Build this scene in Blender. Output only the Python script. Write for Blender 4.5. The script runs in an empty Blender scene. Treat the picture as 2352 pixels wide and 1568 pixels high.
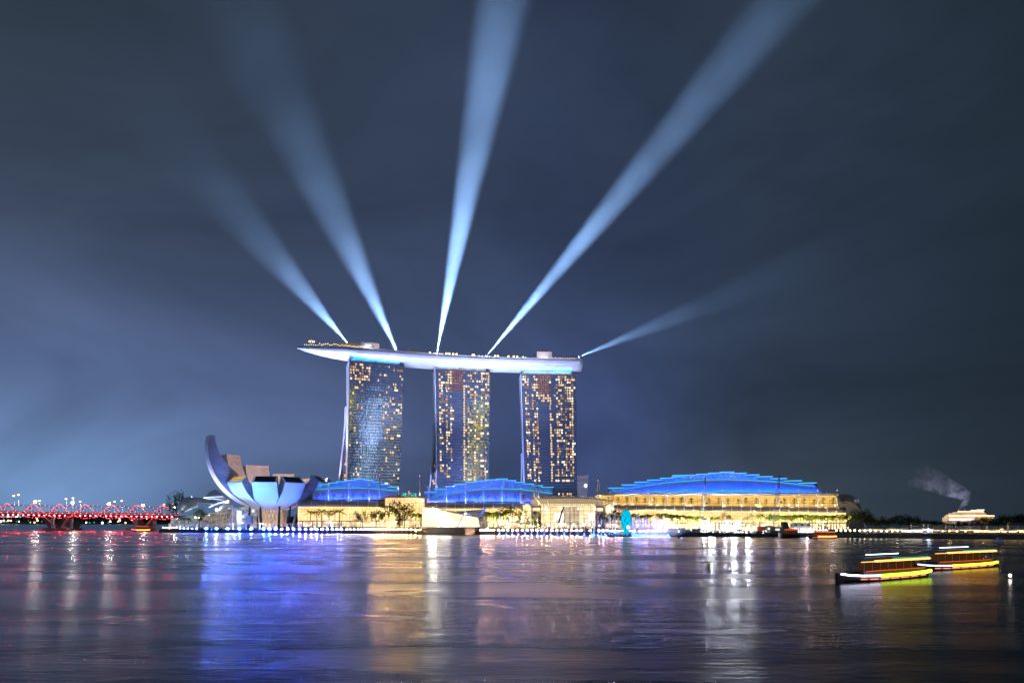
import bpy, bmesh, math, random
from mathutils import Vector, Matrix, Euler
from math import sin, cos, pi, radians, atan2, sqrt, exp
S = bpy.context.scene
COL = S.collection
R = random.Random(7)

# ------------------------------------------------------------------ camera
H = 12.0                       # eye height above the water
F, CX, HY = 1481.0, 1176.0, 1195.0   # focal length / axis of the view in survey units
cam = bpy.data.cameras.new('camera'); camo = bpy.data.objects.new('camera', cam); COL.objects.link(camo)
camo.location = (0, 0, H); camo.rotation_euler = (pi/2, 0, 0)
cam.sensor_width = 36; cam.lens = 36*F/2352; cam.shift_y = (HY-784)/2352
cam.clip_start = 1; cam.clip_end = 20000
S.camera = camo

# ------------------------------------------------------------------ node helper
class NT:
    def __init__(s, tree): s.t = tree; s.t.nodes.clear()
    def n(s, typ, props=None, **ins):
        nd = s.t.nodes.new('ShaderNode'+typ)
        for k, v in (props or {}).items(): setattr(nd, k, v)
        for k, v in ins.items():
            key = int(k[1:]) if k[0] == 'i' and k[1:].isdigit() else k.replace('_', ' ')
            s.set(nd.inputs[key], v)
        return nd
    def set(s, sock, v):
        if isinstance(v, bpy.types.NodeSocket): s.t.links.new(v, sock)
        elif isinstance(v, bpy.types.Node): s.t.links.new(v.outputs[0], sock)
        else:
            if sock.type == 'RGBA' and len(v) == 3: v = (*v, 1)
            sock.default_value = v
    def m(s, op, a, b=0.0, c=None):
        nd = s.t.nodes.new('ShaderNodeMath'); nd.operation = op
        s.set(nd.inputs[0], a); s.set(nd.inputs[1], b)
        if c is not None: s.set(nd.inputs[2], c)
        return nd.outputs[0]
    def mix(s, f, a, b):
        nd = s.t.nodes.new('ShaderNodeMix'); nd.data_type = 'RGBA'
        s.set(nd.inputs[0], f); s.set(nd.inputs[6], a); s.set(nd.inputs[7], b)
        return nd.outputs[2]
    def scale(s, col, f):
        nd = s.t.nodes.new('ShaderNodeVectorMath'); nd.operation = 'SCALE'
        s.set(nd.inputs[0], col); s.set(nd.inputs[3], f); return nd.outputs[0]
    def add(s, a, b):
        nd = s.t.nodes.new('ShaderNodeVectorMath'); nd.operation = 'ADD'
        s.set(nd.inputs[0], a); s.set(nd.inputs[1], b); return nd.outputs[0]
    def ramp(s, f, stops):
        nd = s.t.nodes.new('ShaderNodeValToRGB'); e = nd.color_ramp.elements
        while len(e) < len(stops): e.new(0.5)
        for el, (p, c) in zip(e, stops):
            el.position = p; el.color = (*c, 1) if len(c) == 3 else c
        s.set(nd.inputs[0], f); return nd.outputs[0]
    def rng(s, v, a, b, c, d):
        return s.n('MapRange', None, i0=v, i1=a, i2=b, i3=c, i4=d).outputs[0]

# ------------------------------------------------------------------ night sky with city glow on low cloud
world = bpy.data.worlds.new('World'); S.world = world; world.use_nodes = True
w = NT(world.node_tree)
tc = w.n('TexCoord'); sep = w.n('SeparateXYZ', None, i0=tc.outputs['Generated'])
X_, Y_, Z_ = sep.outputs
az = w.m('ARCTAN2', X_, Y_); el = w.m('ARCSINE', Z_)
def gauss(a, a0, sa, e, e0, se):
    da = w.m('DIVIDE', w.m('SUBTRACT', a, a0), sa); de = w.m('DIVIDE', w.m('SUBTRACT', e, e0), se)
    return w.m('EXPONENT', w.m('MULTIPLY', w.m('ADD', w.m('MULTIPLY', da, da), w.m('MULTIPLY', de, de)), -1.0))
ns = w.n('Mapping', None, i0=tc.outputs['Generated'], i2=(0.0, radians(35), 0.0), i3=(1.2, 1.2, 2.6))
cl = w.n('TexNoise', None, Vector=ns, Scale=1.5, Detail=5.0, Roughness=0.52, Distortion=0.6).outputs[0]
clf = w.rng(cl, 0.3, 0.7, 0.55, 1.42)
base = w.ramp(w.m('ADD', w.m('MULTIPLY', az, 0.66), 0.5),
              [(0.0, (0.036, 0.053, 0.080)), (0.3, (0.029, 0.044, 0.072)), (0.55, (0.022, 0.034, 0.062)), (0.75, (0.025, 0.040, 0.061)), (1.0, (0.014, 0.024, 0.035))])
def glow(col, st, *g): return w.scale(col, w.m('MULTIPLY', gauss(az, g[0], g[1], el, g[2], g[3]), w.m('MULTIPLY', clf, st)))
sky = w.scale(base, w.rng(cl, 0.3, 0.7, 0.72, 1.3))
for g in [((0.20, 0.40, 0.72), 0.60, -0.82, 0.36, 0.0, 0.14),
          ((0.10, 0.14, 0.33), 0.38, -0.75, 0.42, 0.16, 0.17),
          ((0.060, 0.085, 0.22), 0.36, -0.25, 0.32, 0.14, 0.22),
          ((0.035, 0.06, 0.23), 0.42, 0.13, 0.14, 0.08, 0.17),
          ((0.022, 0.034, 0.09), 0.40, 0.15, 0.40, 0.35, 0.30),
          ((0.05, 0.06, 0.075), 0.42, 0.38, 0.22, 0.03, 0.10)]:
    sky = w.add(sky, glow(*g))
rear = w.m('MULTIPLY', w.rng(Y_, 0.1, -0.6, 0.0, 1.0), w.m('EXPONENT', w.m('MULTIPLY', w.m('POWER', w.m('DIVIDE', w.m('SUBTRACT', el, 0.12), 0.35), 2.0), -1.0)))
sky = w.add(sky, w.scale((0.075, 0.10, 0.20), rear))     # the lit city behind the viewer on the cloud
nish = w.n('TexSky', {'sky_type': 'NISHITA', 'sun_disc': False, 'sun_elevation': radians(-8), 'sun_rotation': radians(200)})
sky = w.add(sky, w.scale(nish.outputs[0], 0.05))
bg = w.n('Background', None, Color=sky, Strength=1.0)
w.n('OutputWorld', None, Surface=bg)

# faint moon
sl = bpy.data.lights.new('moon', 'SUN'); sl.energy = 0.02; sl.angle = radians(0.5); sl.color = (0.8, 0.88, 1)
slo = bpy.data.objects.new('moon', sl); COL.objects.link(slo); slo.rotation_euler = (radians(50), 0, radians(-30)); slo.location = (0, -200, 600)

S.view_settings.view_transform = 'Standard'; S.view_settings.look = 'None'
S.view_settings.exposure = 0.0; S.view_settings.gamma = 1.0
try: S.view_settings.use_curve_mapping = False
except Exception: pass
S.render.engine = 'CYCLES'
S.cycles.use_denoising = True
try: S.cycles.denoiser = 'OPENIMAGEDENOISE'
except Exception: pass
S.cycles.max_bounces = 6; S.cycles.diffuse_bounces = 2; S.cycles.glossy_bounces = 3; S.cycles.transmission_bounces = 4
S.cycles.volume_bounces = 0; S.cycles.transparent_max_bounces = 16
S.cycles.sample_clamp_indirect = 12; S.cycles.caustics_reflective = False; S.cycles.caustics_refractive = False

# ------------------------------------------------------------------ survey helpers
def P(px, py, Y): return Vector(((px-CX)/F*Y, Y, H+(HY-py)/F*Y))
def PG(px, Y, z=3.0): return Vector(((px-CX)/F*Y, Y, z))
def ZP(py, Y): return H+(HY-py)/F*Y
def interp(x, pts):
    if x <= pts[0][0]: return pts[0][1]
    for (a, b), (c, d) in zip(pts, pts[1:]):
        if x <= c: return b+(d-b)*(x-a)/(c-a)
    return pts[-1][1]
def quayY(px): return H*F/(interp(px, [(365, 1222.0), (970, 1226.3), (1300, 1229), (1900, 1233), (2352, 1238), (2700, 1242)])-HY)
MA = radians(-16.03); MD = Vector((cos(MA), sin(MA), 0)); MN = Vector((-sin(MA), cos(MA), 0))
MO = Vector((-208, 655, 0)); MAN = MO.dot(MN)
def M(px, v=0.0):
    dx = (px-CX)/F; t = (MAN+v)/(dx*MN.x+MN.y)
    return Vector((t*dx, t, 0))
def MZ(px, py, v=0.0):
    p = M(px, v); p.z = ZP(py, p.y); return p
def Mz(px, z, v=0.0):
    p = M(px, v); p.z = z; return p

# ------------------------------------------------------------------ mesh builder (world coordinates)
ORG = {}
class MB:
    def __init__(s): s.v = []; s.f = []; s.mi = []; s.k = 0
    def V(s, p): s.v.append(Vector(p)); return len(s.v)-1
    def poly(s, *ps):
        s.f.append([s.V(p) for p in ps]); s.mi.append(s.k)
    def fi(s, *ix): s.f.append(list(ix)); s.mi.append(s.k)
    def box8(s, b, t):               # two 4-point rings
        i = [s.V(p) for p in list(b)+list(t)]
        s.fi(i[3], i[2], i[1], i[0]); s.fi(i[4], i[5], i[6], i[7])
        for k in range(4):
            n = (k+1) % 4; s.fi(i[k], i[n], i[4+n], i[4+k])
    def box(s, c, d, rot=0.0):       # centre, size, turn about z
        ca, sa = cos(rot), sin(rot)
        def q(x, y, z): return Vector((c[0]+x*ca-y*sa, c[1]+x*sa+y*ca, c[2]+z))
        x, y, z = d[0]/2, d[1]/2, d[2]/2
        s.box8([q(-x, -y, -z), q(x, -y, -z), q(x, y, -z), q(-x, y, -z)], [q(-x, -y, z), q(x, -y, z), q(x, y, z), q(-x, y, z)])
    def tube(s, pts, r, n=6, r1=None, cap=True):
        pts = [Vector(p) for p in pts]; rings = []
        for i, p in enumerate(pts):
            a = pts[max(0, i-1)]; b = pts[min(len(pts)-1, i+1)]
            d = (b-a).normalized(); up = Vector((0, 0, 1)) if abs(d.z) < 0.95 else Vector((0, 1, 0))
            x = d.cross(up).normalized(); y = d.cross(x)
            t = i/(len(pts)-1); rr = r if r1 is None else (r[i] if isinstance(r, list) else r+(r1-r)*t)
            if isinstance(r, list): rr = r[i]
            rings.append([s.V(p+x*rr*cos(2*pi*k/n)+y*rr*sin(2*pi*k/n)) for k in range(n)])
        s.rings(rings, cap)
    def rings(s, rings, cap=True, closed=True):
        n = len(rings[0])
        for a, b in zip(rings, rings[1:]):
            for k in range(n if closed else n-1):
                q = (k+1) % n; s.fi(a[k], a[q], b[q], b[k])
        if cap and closed:
            s.fi(*reversed(rings[0])); s.fi(*rings[-1])
    def loft(s, rs, cap=True, closed=True): s.rings([[s.V(p) for p in r] for r in rs], cap, closed)
    def ball(s, c, r, n=8, m=6, sz=1.0):
        c = Vector(c); rr = []
        for j in range(1, m):
            a = pi*j/m; rr.append([s.V(c+Vector((r*sin(a)*cos(2*pi*k/n), r*sin(a)*sin(2*pi*k/n), -r*sz*cos(a)))) for k in range(n)])
        b = s.V(c-Vector((0, 0, r*sz))); t = s.V(c+Vector((0, 0, r*sz)))
        s.rings(rr, False)
        for k in range(n):
            q = (k+1) % n; s.fi(b, rr[0][q], rr[0][k]); s.fi(t, rr[-1][k], rr[-1][q])
    def grid(s, fn, nu, nv):         # open sheet
        ix = [[s.V(fn(i/nu, j/nv)) for i in range(nu+1)] for j in range(nv+1)]
        for j in range(nv):
            for i in range(nu): s.fi(ix[j][i], ix[j][i+1], ix[j+1][i+1], ix[j+1][i])
    def build(s, name, mats, parent=None, smooth=False, org=None, thick=0.0):
        if parent is not None: o0 = ORG[parent]
        else: o0 = Vector(org) if org is not None else Vector((sum(v.x for v in s.v)/len(s.v), sum(v.y for v in s.v)/len(s.v), min(v.z for v in s.v)))
        me = bpy.data.meshes.new(name)
        me.from_pydata([tuple(v-o0) for v in s.v], [], s.f)
        uv = me.uv_layers.new(name='UVMap')
        for p in me.polygons:
            n = p.normal
            for li in p.loop_indices:
                co = s.v[me.loops[li].vertex_index]
                if abs(n.z) < 0.93:
                    t = Vector((-n.y, n.x, 0)).normalized(); uv.data[li].uv = (co.dot(t), co.z)
                else: uv.data[li].uv = (co.x, co.y)
        if not isinstance(mats, (list, tuple)): mats = [mats]
        for m_ in mats: me.materials.append(m_)
        for p, k in zip(me.polygons, s.mi):
            p.material_index = k; p.use_smooth = smooth
        o = bpy.data.objects.new(name, me); COL.objects.link(o)
        if parent is not None: o.parent = parent
        else: o.location = o0
        ORG[o] = o0
        if thick:
            md = o.modifiers.new('thickness', 'SOLIDIFY'); md.thickness = thick; md.offset = 0
        return o
def tag(o, label=None, cat=None, group=None, kind=None):
    if label: o['label'] = label
    if cat: o['category'] = cat
    if group: o['group'] = group
    if kind: o['kind'] = kind
    return o
def thing(name, label, cat, loc, group=None):
    o = bpy.data.objects.new(name, None); COL.objects.link(o); o.location = loc; o.empty_display_size = 1
    ORG[o] = Vector(loc); return tag(o, label, cat, group)
def dup(root, loc, label=None, group=None, sc=None, rz=None):
    kids = {}
    for o in list(root.children): kids[o] = list(o.children)
    r = root.copy(); COL.objects.link(r); r.location = loc
    if sc: r.scale = (sc, sc, sc) if not isinstance(sc, tuple) else sc
    if rz is not None: r.rotation_euler = (0, 0, rz)
    if label: r['label'] = label
    if group: r['group'] = group
    for c, gs in kids.items():
        d = c.copy(); COL.objects.link(d); d.parent = r
        for g in gs:
            e = g.copy(); COL.objects.link(e); e.parent = d
    return r
def lamp(kind, name, loc, power, col, parent=None, aim=None, **kw):
    l = bpy.data.lights.new(name, kind); l.energy = power; l.color = col
    for k, v in kw.items(): setattr(l, k, v)
    o = bpy.data.objects.new(name, l); COL.objects.link(o)
    loc = Vector(loc)
    if aim is not None: o.rotation_euler = (Vector(aim)-loc).to_track_quat('-Z', 'Y').to_euler()
    if parent is not None: o.parent = parent; o.location = loc-ORG[parent]
    else: o.location = loc
    return o

# ------------------------------------------------------------------ materials
MT = {}
def pmat(name, col, rough=0.6, metal=0.0, noise=0.0, nscale=0.5, spec=0.5):
    m = bpy.data.materials.new(name); m.use_nodes = True; t = NT(m.node_tree)
    c = col
    if noise:
        g = t.n('TexCoord').outputs['Object']
        nz = t.n('TexNoise', None, Vector=g, Scale=nscale, Detail=4.0).outputs[0]
        f = t.rng(nz, 0.3, 0.7, 1-noise, 1+noise)
        c = t.scale((*col, 1)[:3], f)
    b = t.n('BsdfPrincipled', None, Base_Color=c, Roughness=rough, Metallic=metal)
    b.inputs['Specular IOR Level'].default_value = spec
    t.n('OutputMaterial', None, Surface=b); MT[name] = m; return m
def emat(name, col, st):
    m = bpy.data.materials.new(name); m.use_nodes = True; t = NT(m.node_tree)
    e = t.n('Emission', None, Color=col, Strength=st); t.n('OutputMaterial', None, Surface=e); MT[name] = m; return m
def uvgrid(t, gu, gv, wu, wv):
    """returns (line mask, cell random value) from the metric UV"""
    uv = t.n('TexCoord').outputs['UV']; sp = t.n('SeparateXYZ', None, i0=uv)
    u = t.m('DIVIDE', sp.outputs[0], gu); v = t.m('DIVIDE', sp.outputs[1], gv)
    fu = t.m('FRACT', u); fv = t.m('FRACT', v)
    line = t.m('MAXIMUM', t.m('LESS_THAN', fu, wu/gu), t.m('LESS_THAN', fv, wv/gv))
    cell = t.n('CombineXYZ', None, i0=t.m('FLOOR', u), i1=t.m('FLOOR', v))
    rnd = t.n('TexWhiteNoise', {'noise_dimensions': '2D'}, Vector=cell).outputs[0]
    return line, rnd, sp.outputs
def lit_glass(name, dark, light, st, gu, gv, wu, wv, linecol, lo=0.6, blotch=0.08):
    m = bpy.data.materials.new(name); m.use_nodes = True; t = NT(m.node_tree)
    line, rnd, uvs = uvgrid(t, gu, gv, wu, wv)
    cm = t.n('CombineXYZ', None, i0=t.m('MULTIPLY', uvs[0], 0.6), i1=t.m('MULTIPLY', uvs[1], 1.6))
    nz = t.n('TexNoise', None, Vector=cm, Scale=blotch, Detail=5.0, Roughness=0.65).outputs[0]
    f = t.m('ADD', t.rng(nz, 0.3, 0.7, 0.0, 0.75), t.m('MULTIPLY', rnd, 0.25))
    c = t.mix(f, dark, light)
    e = t.n('Emission', None, Color=c, Strength=t.m('MULTIPLY', t.m('MAXIMUM', t.rng(f, 0, 1, lo, 1.15), 0.0), st))
    gl = t.n('BsdfGlossy', None, Color=(0.2, 0.2, 0.22, 1), Roughness=0.08)
    ad = t.n('AddShader', None, i0=e, i1=gl)
    fr = t.n('BsdfDiffuse', None, Color=linecol)
    fe = t.n('AddShader', None, i0=fr, i1=t.n('Emission', None, Color=t.scale(c, 0.28), Strength=st))
    mx = t.n('MixShader', None, i0=line, i1=ad, i2=fe)
    t.n('OutputMaterial', None, Surface=mx); MT[name] = m; return m
def tiles(name, c0, c1, gu, gv, w_, rough=0.5, metal=0.3):
    m = bpy.data.materials.new(name); m.use_nodes = True; t = NT(m.node_tree)
    uv = t.n('TexCoord').outputs['UV']
    br = t.n('TexBrick', None, Vector=uv, Color1=c0, Color2=c1, Mortar=tuple(x*0.75 for x in c0[:3]), Scale=1.0, Mortar_Size=w_, Brick_Width=gu, Row_Height=gv)
    b = t.n('BsdfPrincipled', None, Base_Color=br.outputs[0], Roughness=rough, Metallic=metal)
    t.n('OutputMaterial', None, Surface=b); MT[name] = m; return m

WHITE = pmat('white_paint', (0.78, 0.78, 0.78), 0.5, 0, 0.05, 0.15)
OFFW = pmat('off_white', (0.6, 0.57, 0.52), 0.6, 0, 0.08, 0.3)
STEEL = pmat('steel', (0.4, 0.4, 0.42), 0.35, 0.7, 0.1, 0.4)
DARK = pmat('dark_metal', (0.03, 0.032, 0.036), 0.5, 0.3, 0.2, 0.5)
CONC = pmat('concrete', (0.32, 0.30, 0.28), 0.85, 0, 0.2, 0.12)
DCONC = pmat('wet_concrete', (0.07, 0.075, 0.075), 0.7, 0, 0.35, 0.2)
PAVE = pmat('paving', (0.26, 0.24, 0.2), 0.8, 0, 0.15, 0.2)
TRUNK = pmat('bark', (0.16, 0.12, 0.08), 0.9, 0, 0.3, 1.5)
def leafmat(name, a, b):
    m = bpy.data.materials.new(name); m.use_nodes = True; t = NT(m.node_tree)
    g = t.n('NewGeometry').outputs['Random Per Island']
    c = t.mix(g, a, b)
    d = t.n('BsdfDiffuse', None, Color=c); tr = t.n('BsdfTranslucent', None, Color=c)
    mx = t.n('MixShader', None, i0=0.35, i1=d, i2=tr); t.n('OutputMaterial', None, Surface=mx); return m
LEAF = leafmat('leaf', (0.035, 0.07, 0.012, 1), (0.10, 0.13, 0.025, 1))
PALM = leafmat('palm_frond', (0.06, 0.11, 0.012, 1), (0.22, 0.27, 0.035, 1))
HEDGE = leafmat('hedge_leaf', (0.04, 0.08, 0.01, 1), (0.12, 0.17, 0.03, 1))
MEMB = pmat('membrane', (0.75, 0.76, 0.78), 0.45, 0, 0.12, 0.06)
CANOPY = tiles('canopy_louvres', (0.33, 0.28, 0.27, 1), (0.28, 0.235, 0.23, 1), 30.0, 0.8, 0.09, 0.4, 0.5)
PANEL = tiles('petal_side_panels', (0.46, 0.40, 0.38, 1), (0.35, 0.31, 0.295, 1), 5.0, 2.6, 0.06, 0.45, 0.4)
HULLT = tiles('hull_tiles', (0.74, 0.74, 0.76, 1), (0.66, 0.66, 0.69, 1), 4.0, 1.6, 0.10, 0.4, 0.1)
L_WHITE = emat('lamp_white', (1.0, 0.88, 0.70, 1), 15)
L_WARM = emat('lamp_warm', (1.0, 0.62, 0.24, 1), 5)
L_WARM2 = emat('lamp_soft', (1.0, 0.72, 0.36, 1), 2.6)
L_COOL = emat('lamp_cool', (0.80, 0.92, 1.0, 1), 60)
L_RED = emat('lamp_red', (1.0, 0.05, 0.045, 1), 9)
L_PINK = emat('lamp_pink', (1.0, 0.20, 0.17, 1), 8)
L_CYAN = emat('led_cyan', (0.08, 0.50, 1.0, 1), 1.3)
L_CYAN2 = emat('led_cyan_dim', (0.03, 0.33, 1.0, 1), 0.9)
L_BLUE = emat('led_blue', (0.02, 0.22, 1.0, 1), 5)
L_TEAL = emat('led_teal', (0.1, 0.8, 0.65, 1), 1.2)
SHOP = lit_glass('shop_glass', (0.55, 0.30, 0.10, 1), (1.0, 0.80, 0.48, 1), 3.0, 3.6, 7.0, 0.7, 0.3, (0.08, 0.06, 0.04, 1), 0.03, 0.20)
MALL = lit_glass('mall_glass', (0.90, 0.50, 0.15, 1), (1.0, 0.72, 0.34, 1), 1.6, 4.0, 2.6, 0.32, 0.28, (0.2, 0.15, 0.08, 1), 0.75, 0.07)
HALL = lit_glass('hall_glass', (0.85, 0.42, 0.05, 1), (1.0, 0.64, 0.15, 1), 1.15, 5.0, 2.4, 0.25, 0.25, (0.2, 0.13, 0.05, 1), 0.65, 0.09)
ATRG = lit_glass('atrium_glass', (0.85, 0.56, 0.22, 1), (1.0, 0.84, 0.50, 1), 1.6, 6.0, 3.4, 0.5, 0.5, (0.35, 0.27, 0.16, 1), 0.6, 0.10)
PAVG = lit_glass('pavilion_glass', (1.0, 0.74, 0.42, 1), (1.0, 0.90, 0.66, 1), 1.7, 3.2, 3.2, 0.22, 0.22, (0.3, 0.24, 0.15, 1), 0.7, 0.05)
# ================================================================== WATER AND LAND
m = bpy.data.materials.new('water'); m.use_nodes = True; t = NT(m.node_tree)
g = t.n('TexCoord').outputs['Object']
def wn(sx, sy, rot, det, rough=0.55):
    mp = t.n('Mapping', None, i0=g, i2=(0, 0, radians(rot)), i3=(1/sx, 1/sy, 1))
    return t.n('TexNoise', None, Vector=mp, Scale=1.0, Detail=det, Roughness=rough).outputs[0]
r1 = wn(2.6, 0.9, 3, 3.0); r2 = wn(14, 4.0, -5, 3.0); r3 = wn(140, 26, 8, 2.0)
slick = wn(230, 30, 6, 4.0)
hgt = t.m('ADD', t.m('MULTIPLY', r1, 0.085), t.m('ADD', t.m('MULTIPLY', r2, 0.12), t.m('MULTIPLY', r3, 0.7)))
bmp = t.n('Bump', None, Strength=0.8, Distance=1.0, Height=hgt)
rough = t.rng(slick, 0.35, 0.65, 0.22, 0.32)
b = t.n('BsdfPrincipled', None, Base_Color=(0.004, 0.012, 0.018, 1), Roughness=rough, IOR=1.26, Normal=bmp)
t.n('OutputMaterial', None, Surface=b); WATER = m
mb = MB(); mb.poly((-6000, -300, 0), (6000, -300, 0), (6000, 9000, 0), (-6000, 9000, 0))
tag(mb.build('water', WATER, org=(0, 0, 0)), kind='structure')

qpx = [366, 420, 500, 600, 700, 800, 900, 970, 1060, 1150, 1230, 1300, 1400, 1500, 1600, 1700, 1800, 1900, 2000, 2120, 2240, 2352, 2460, 2650]
QL = [PG(x, quayY(x), 0) for x in qpx]
ZQ = 3.0
mb = MB()
top = [Vector((p.x, p.y, ZQ)) for p in QL]
back = [Vector((p.x*1.0 + (0 if p.x < 150 else (p.x-150)*1.2), p.y+60+max(0, (p.x+360))*0.1, ZQ)) for p in QL]
for i in range(len(top)-1): mb.poly(top[i], top[i+1], back[i+1], back[i])
far = [(-395, 900, ZQ), (-300, 1200, ZQ), (2500, 1200, ZQ), (2500, 350, ZQ)]
mb.poly(*([back[0]]+back[1:]+[Vector(far[3]), Vector(far[2]), Vector(far[1]), Vector(far[0])]))
tag(mb.build('ground', PAVE, org=(0, 700, 0)), kind='structure')
mb = MB()                                   # quay wall with a lower dark ledge
for i in range(len(QL)-1):
    a, c = QL[i], QL[i+1]; d = (c-a).normalized(); n = Vector((d.y, -d.x, 0))
    e = Vector((0, 0, 1))
    mb.box8([a+n*1.2-e*1, c+n*1.2-e*1, c-n*2-e*1, a-n*2-e*1], [a+n*1.2+e*0.9, c+n*1.2+e*0.9, c-n*2+e*0.9, a-n*2+e*0.9])
    mb.box8([a+n*0.2+e*0.9, c+n*0.2+e*0.9, c-n*2+e*0.9, a-n*2+e*0.9], [a+n*0.2+e*(ZQ+.25), c+n*0.2+e*(ZQ+.25), c-n*1.0+e*(ZQ+.25), a-n*1.0+e*(ZQ+.25)])
tag(mb.build('quay_wall', DCONC, org=(0, 600, 0)), kind='structure')
# far bank beyond the bridge
mb = MB()
pr = [(-1900, 2150), (-1500, 2170), (-1100, 2200), (-700, 2230)]
for (x0, y0), (x1, y1) in zip(pr, pr[1:]):
    mb.box8([Vector((x0, y0, 0)), Vector((x1, y1, 0)), Vector((x1, y1+400, 0)), Vector((x0, y0+400, 0))], [Vector((x0, y0+10, 4)), Vector((x1, y1+10, 4)), Vector((x1, y1+400, 30)), Vector((x0, y0+400, 30))])
tag(mb.build('far_bank', pmat('far_bank_earth', (0.02, 0.028, 0.03), 0.95), org=(-1300, 2200, 0)), kind='structure')
mb = MB()                                   # distant wood along the far bank
for i in range(150):
    x = R.uniform(-1900, -760); y = 2175+(x+1900)*0.07+R.uniform(0, 60); h = R.uniform(9, 22)
    mb.ball((x, y+15, 4+h*0.45), h*0.7, 7, 5, 0.8)
tag(mb.build('distant_wood', pmat('far_foliage', (0.02, 0.035, 0.03), 0.95, 0, 0.5, 0.05), org=(-1300, 2200, 0)), 'dark wooded bank beyond the red bridge', 'wood', None, 'stuff')
def small_lamp(name, p, r, mat, label, group):
    mb = MB(); mb.ball(p, r, 6, 4); o = mb.build(name, mat, org=p); return tag(o, label, 'lamp', group)
lp0 = small_lamp('bank_lamp', Vector((-1500, 2160, 6)), 2.0, L_WHITE, 'white lamp on the dark far bank beneath the bridge', 'lamps on the far bank')
lp1 = small_lamp('bank_lamp', Vector((-1450, 2160, 6)), 2.0, L_WARM, 'amber lamp on the dark far bank beneath the bridge', 'lamps on the far bank')
lp2 = small_lamp('bank_lamp', Vector((-1400, 2160, 6)), 1.7, L_TEAL, 'teal lamp on the dark far bank beneath the bridge', 'lamps on the far bank')
for i in range(46):
    src = R.choice([lp0, lp0, lp1, lp1, lp2])
    px = R.uniform(-10, 370); Y = 2155+R.uniform(-5, 0)
    dup(src, PG(px, Y, R.choice([5, 6, 9, 12, 18, 24, 26])), sc=R.uniform(0.6, 1.5))

# ================================================================== ROAD BRIDGE AND HELIX FOOTBRIDGE
def bl(px, Y, z): return PG(px, Y, z)
B0, B1 = PG(-70, 792, 0), PG(402, 806, 0)      # helix axis
R0, R1 = PG(-70, 835, 0), PG(420, 850, 0)      # road axis
RED = pmat('red_panel', (0.45, 0.06, 0.05), 0.6, 0, 0.2, 0.2)
def bp(t, off, z): p = B0.lerp(B1, t); d = (B1-B0).normalized(); return p+Vector((-d.y, d.x, 0))*off+Vector((0, 0, z))
def rp(t, off, z): p = R0.lerp(R1, t); d = (R1-R0).normalized(); return p+Vector((-d.y, d.x, 0))*off+Vector((0, 0, z))
rb = thing('road_bridge', 'grey concrete road bridge with red lit side behind the double helix footbridge', 'bridge', rp(0.5, 0, 0))
def beam(mb, fn, t0, t1, o0, o1, za, zb, n=10):
    rs = []
    for i in range(n+1):
        tt = t0+(t1-t0)*i/n; z0 = za(tt) if callable(za) else za; z1 = zb(tt) if callable(zb) else zb
        rs.append([fn(tt, o0, z0), fn(tt, o1, z0), fn(tt, o1, z1), fn(tt, o0, z1)])
    mb.loft(rs)
zd = lambda t: 22.5-4.2*t                       # deck level falls to the right
mb = MB(); beam(mb, rp, 0, 1, -11, 11, lambda t: zd(t)-3.5, zd); mb.build('deck', CONC, rb)
mb = MB(); beam(mb, rp, 0, 1, -11.6, -11.0, lambda t: zd(t)+0.4, lambda t: zd(t)+2.4); mb.build('side_panel', RED, rb)
mb = MB(); beam(mb, rp, 0, 1, -11.75, -11.62, lambda t: zd(t)+0.9, lambda t: zd(t)+1.3); mb.build('red_light_line', emat('red_line', (1, 0.07, 0.05, 1), 2.2), rb)
for k, px in enumerate([124, 165, 335]):
    tt = (px+70)/490.0
    mb = MB()
    for o_, dx in ((-7, -0.012), (7, 0.012)):
        a = rp(tt+dx*2.2, o_, zd(tt)-3.5); b_ = rp(tt+dx*0.3, o_*0.5, 1.5)
        mb.box8([b_+Vector((-3, -1.6, 0)), b_+Vector((3, -1.6, 0)), b_+Vector((3, 1.6, 0)), b_+Vector((-3, 1.6, 0))], [a+Vector((-5, -1.6, 0)), a+Vector((5, -1.6, 0)), a+Vector((5, 1.6, 0)), a+Vector((-5, 1.6, 0))])
    pc = rp(tt, 0, 0.4); mb.box((pc.x, pc.y, 0.9), (17, 12, 2.6))
    mb.build('pier', CONC, rb)
hb = thing('footbridge', 'steel double helix footbridge strung with red lamps over the water', 'bridge', bp(0.5, 0, 0))
zh = lambda t: 25.0-3.2*t                       # helix axis height
LEN = (B1-B0).length; RAD = 8.2
HEL = pmat('helix_steel', (0.035, 0.028, 0.032), 0.4, 0.6)
lampspots = []
for hx, (sg, ph0) in enumerate([(1, 0.2), (1, 0.2+pi), (-1, 0.9), (-1, 0.9+pi)]):
    mb = MB(); pts = []
    n = 200
    for i in range(n+1):
        tt = i/n; a = ph0+sg*2*pi*tt*LEN/62.0; r_ = RAD*(1 if sg > 0 else 0.86)
        pts.append(bp(tt, r_*cos(a), zh(tt)+r_*sin(a)))
        if i % 2 == hx % 2 and sg > 0 or i % 3 == hx % 3: lampspots.append(bp(tt, r_*cos(a)*1.03-0.3, zh(tt)+r_*sin(a)*1.03))
    mb.tube(pts, 0.30, 5); mb.build('helix_tube', HEL, hb)
mb = MB(); beam(mb, bp, 0, 1, -3.2, 3.2, lambda t: zh(t)-4.6, lambda t: zh(t)-3.9); mb.build('walkway', OFFW, hb)
mb = MB(); beam(mb, bp, 0, 1, -3.4, -3.25, lambda t: zh(t)-3.85, lambda t: zh(t)-2.6, 10); mb.build('railing', STEEL, hb)
mb = MB(); beam(mb, bp, 0, 1, -1.2, 1.2, lambda t: zh(t)-6.6, lambda t: zh(t)-4.8); mb.build('girder', DARK, hb)
mb = MB()
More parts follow.
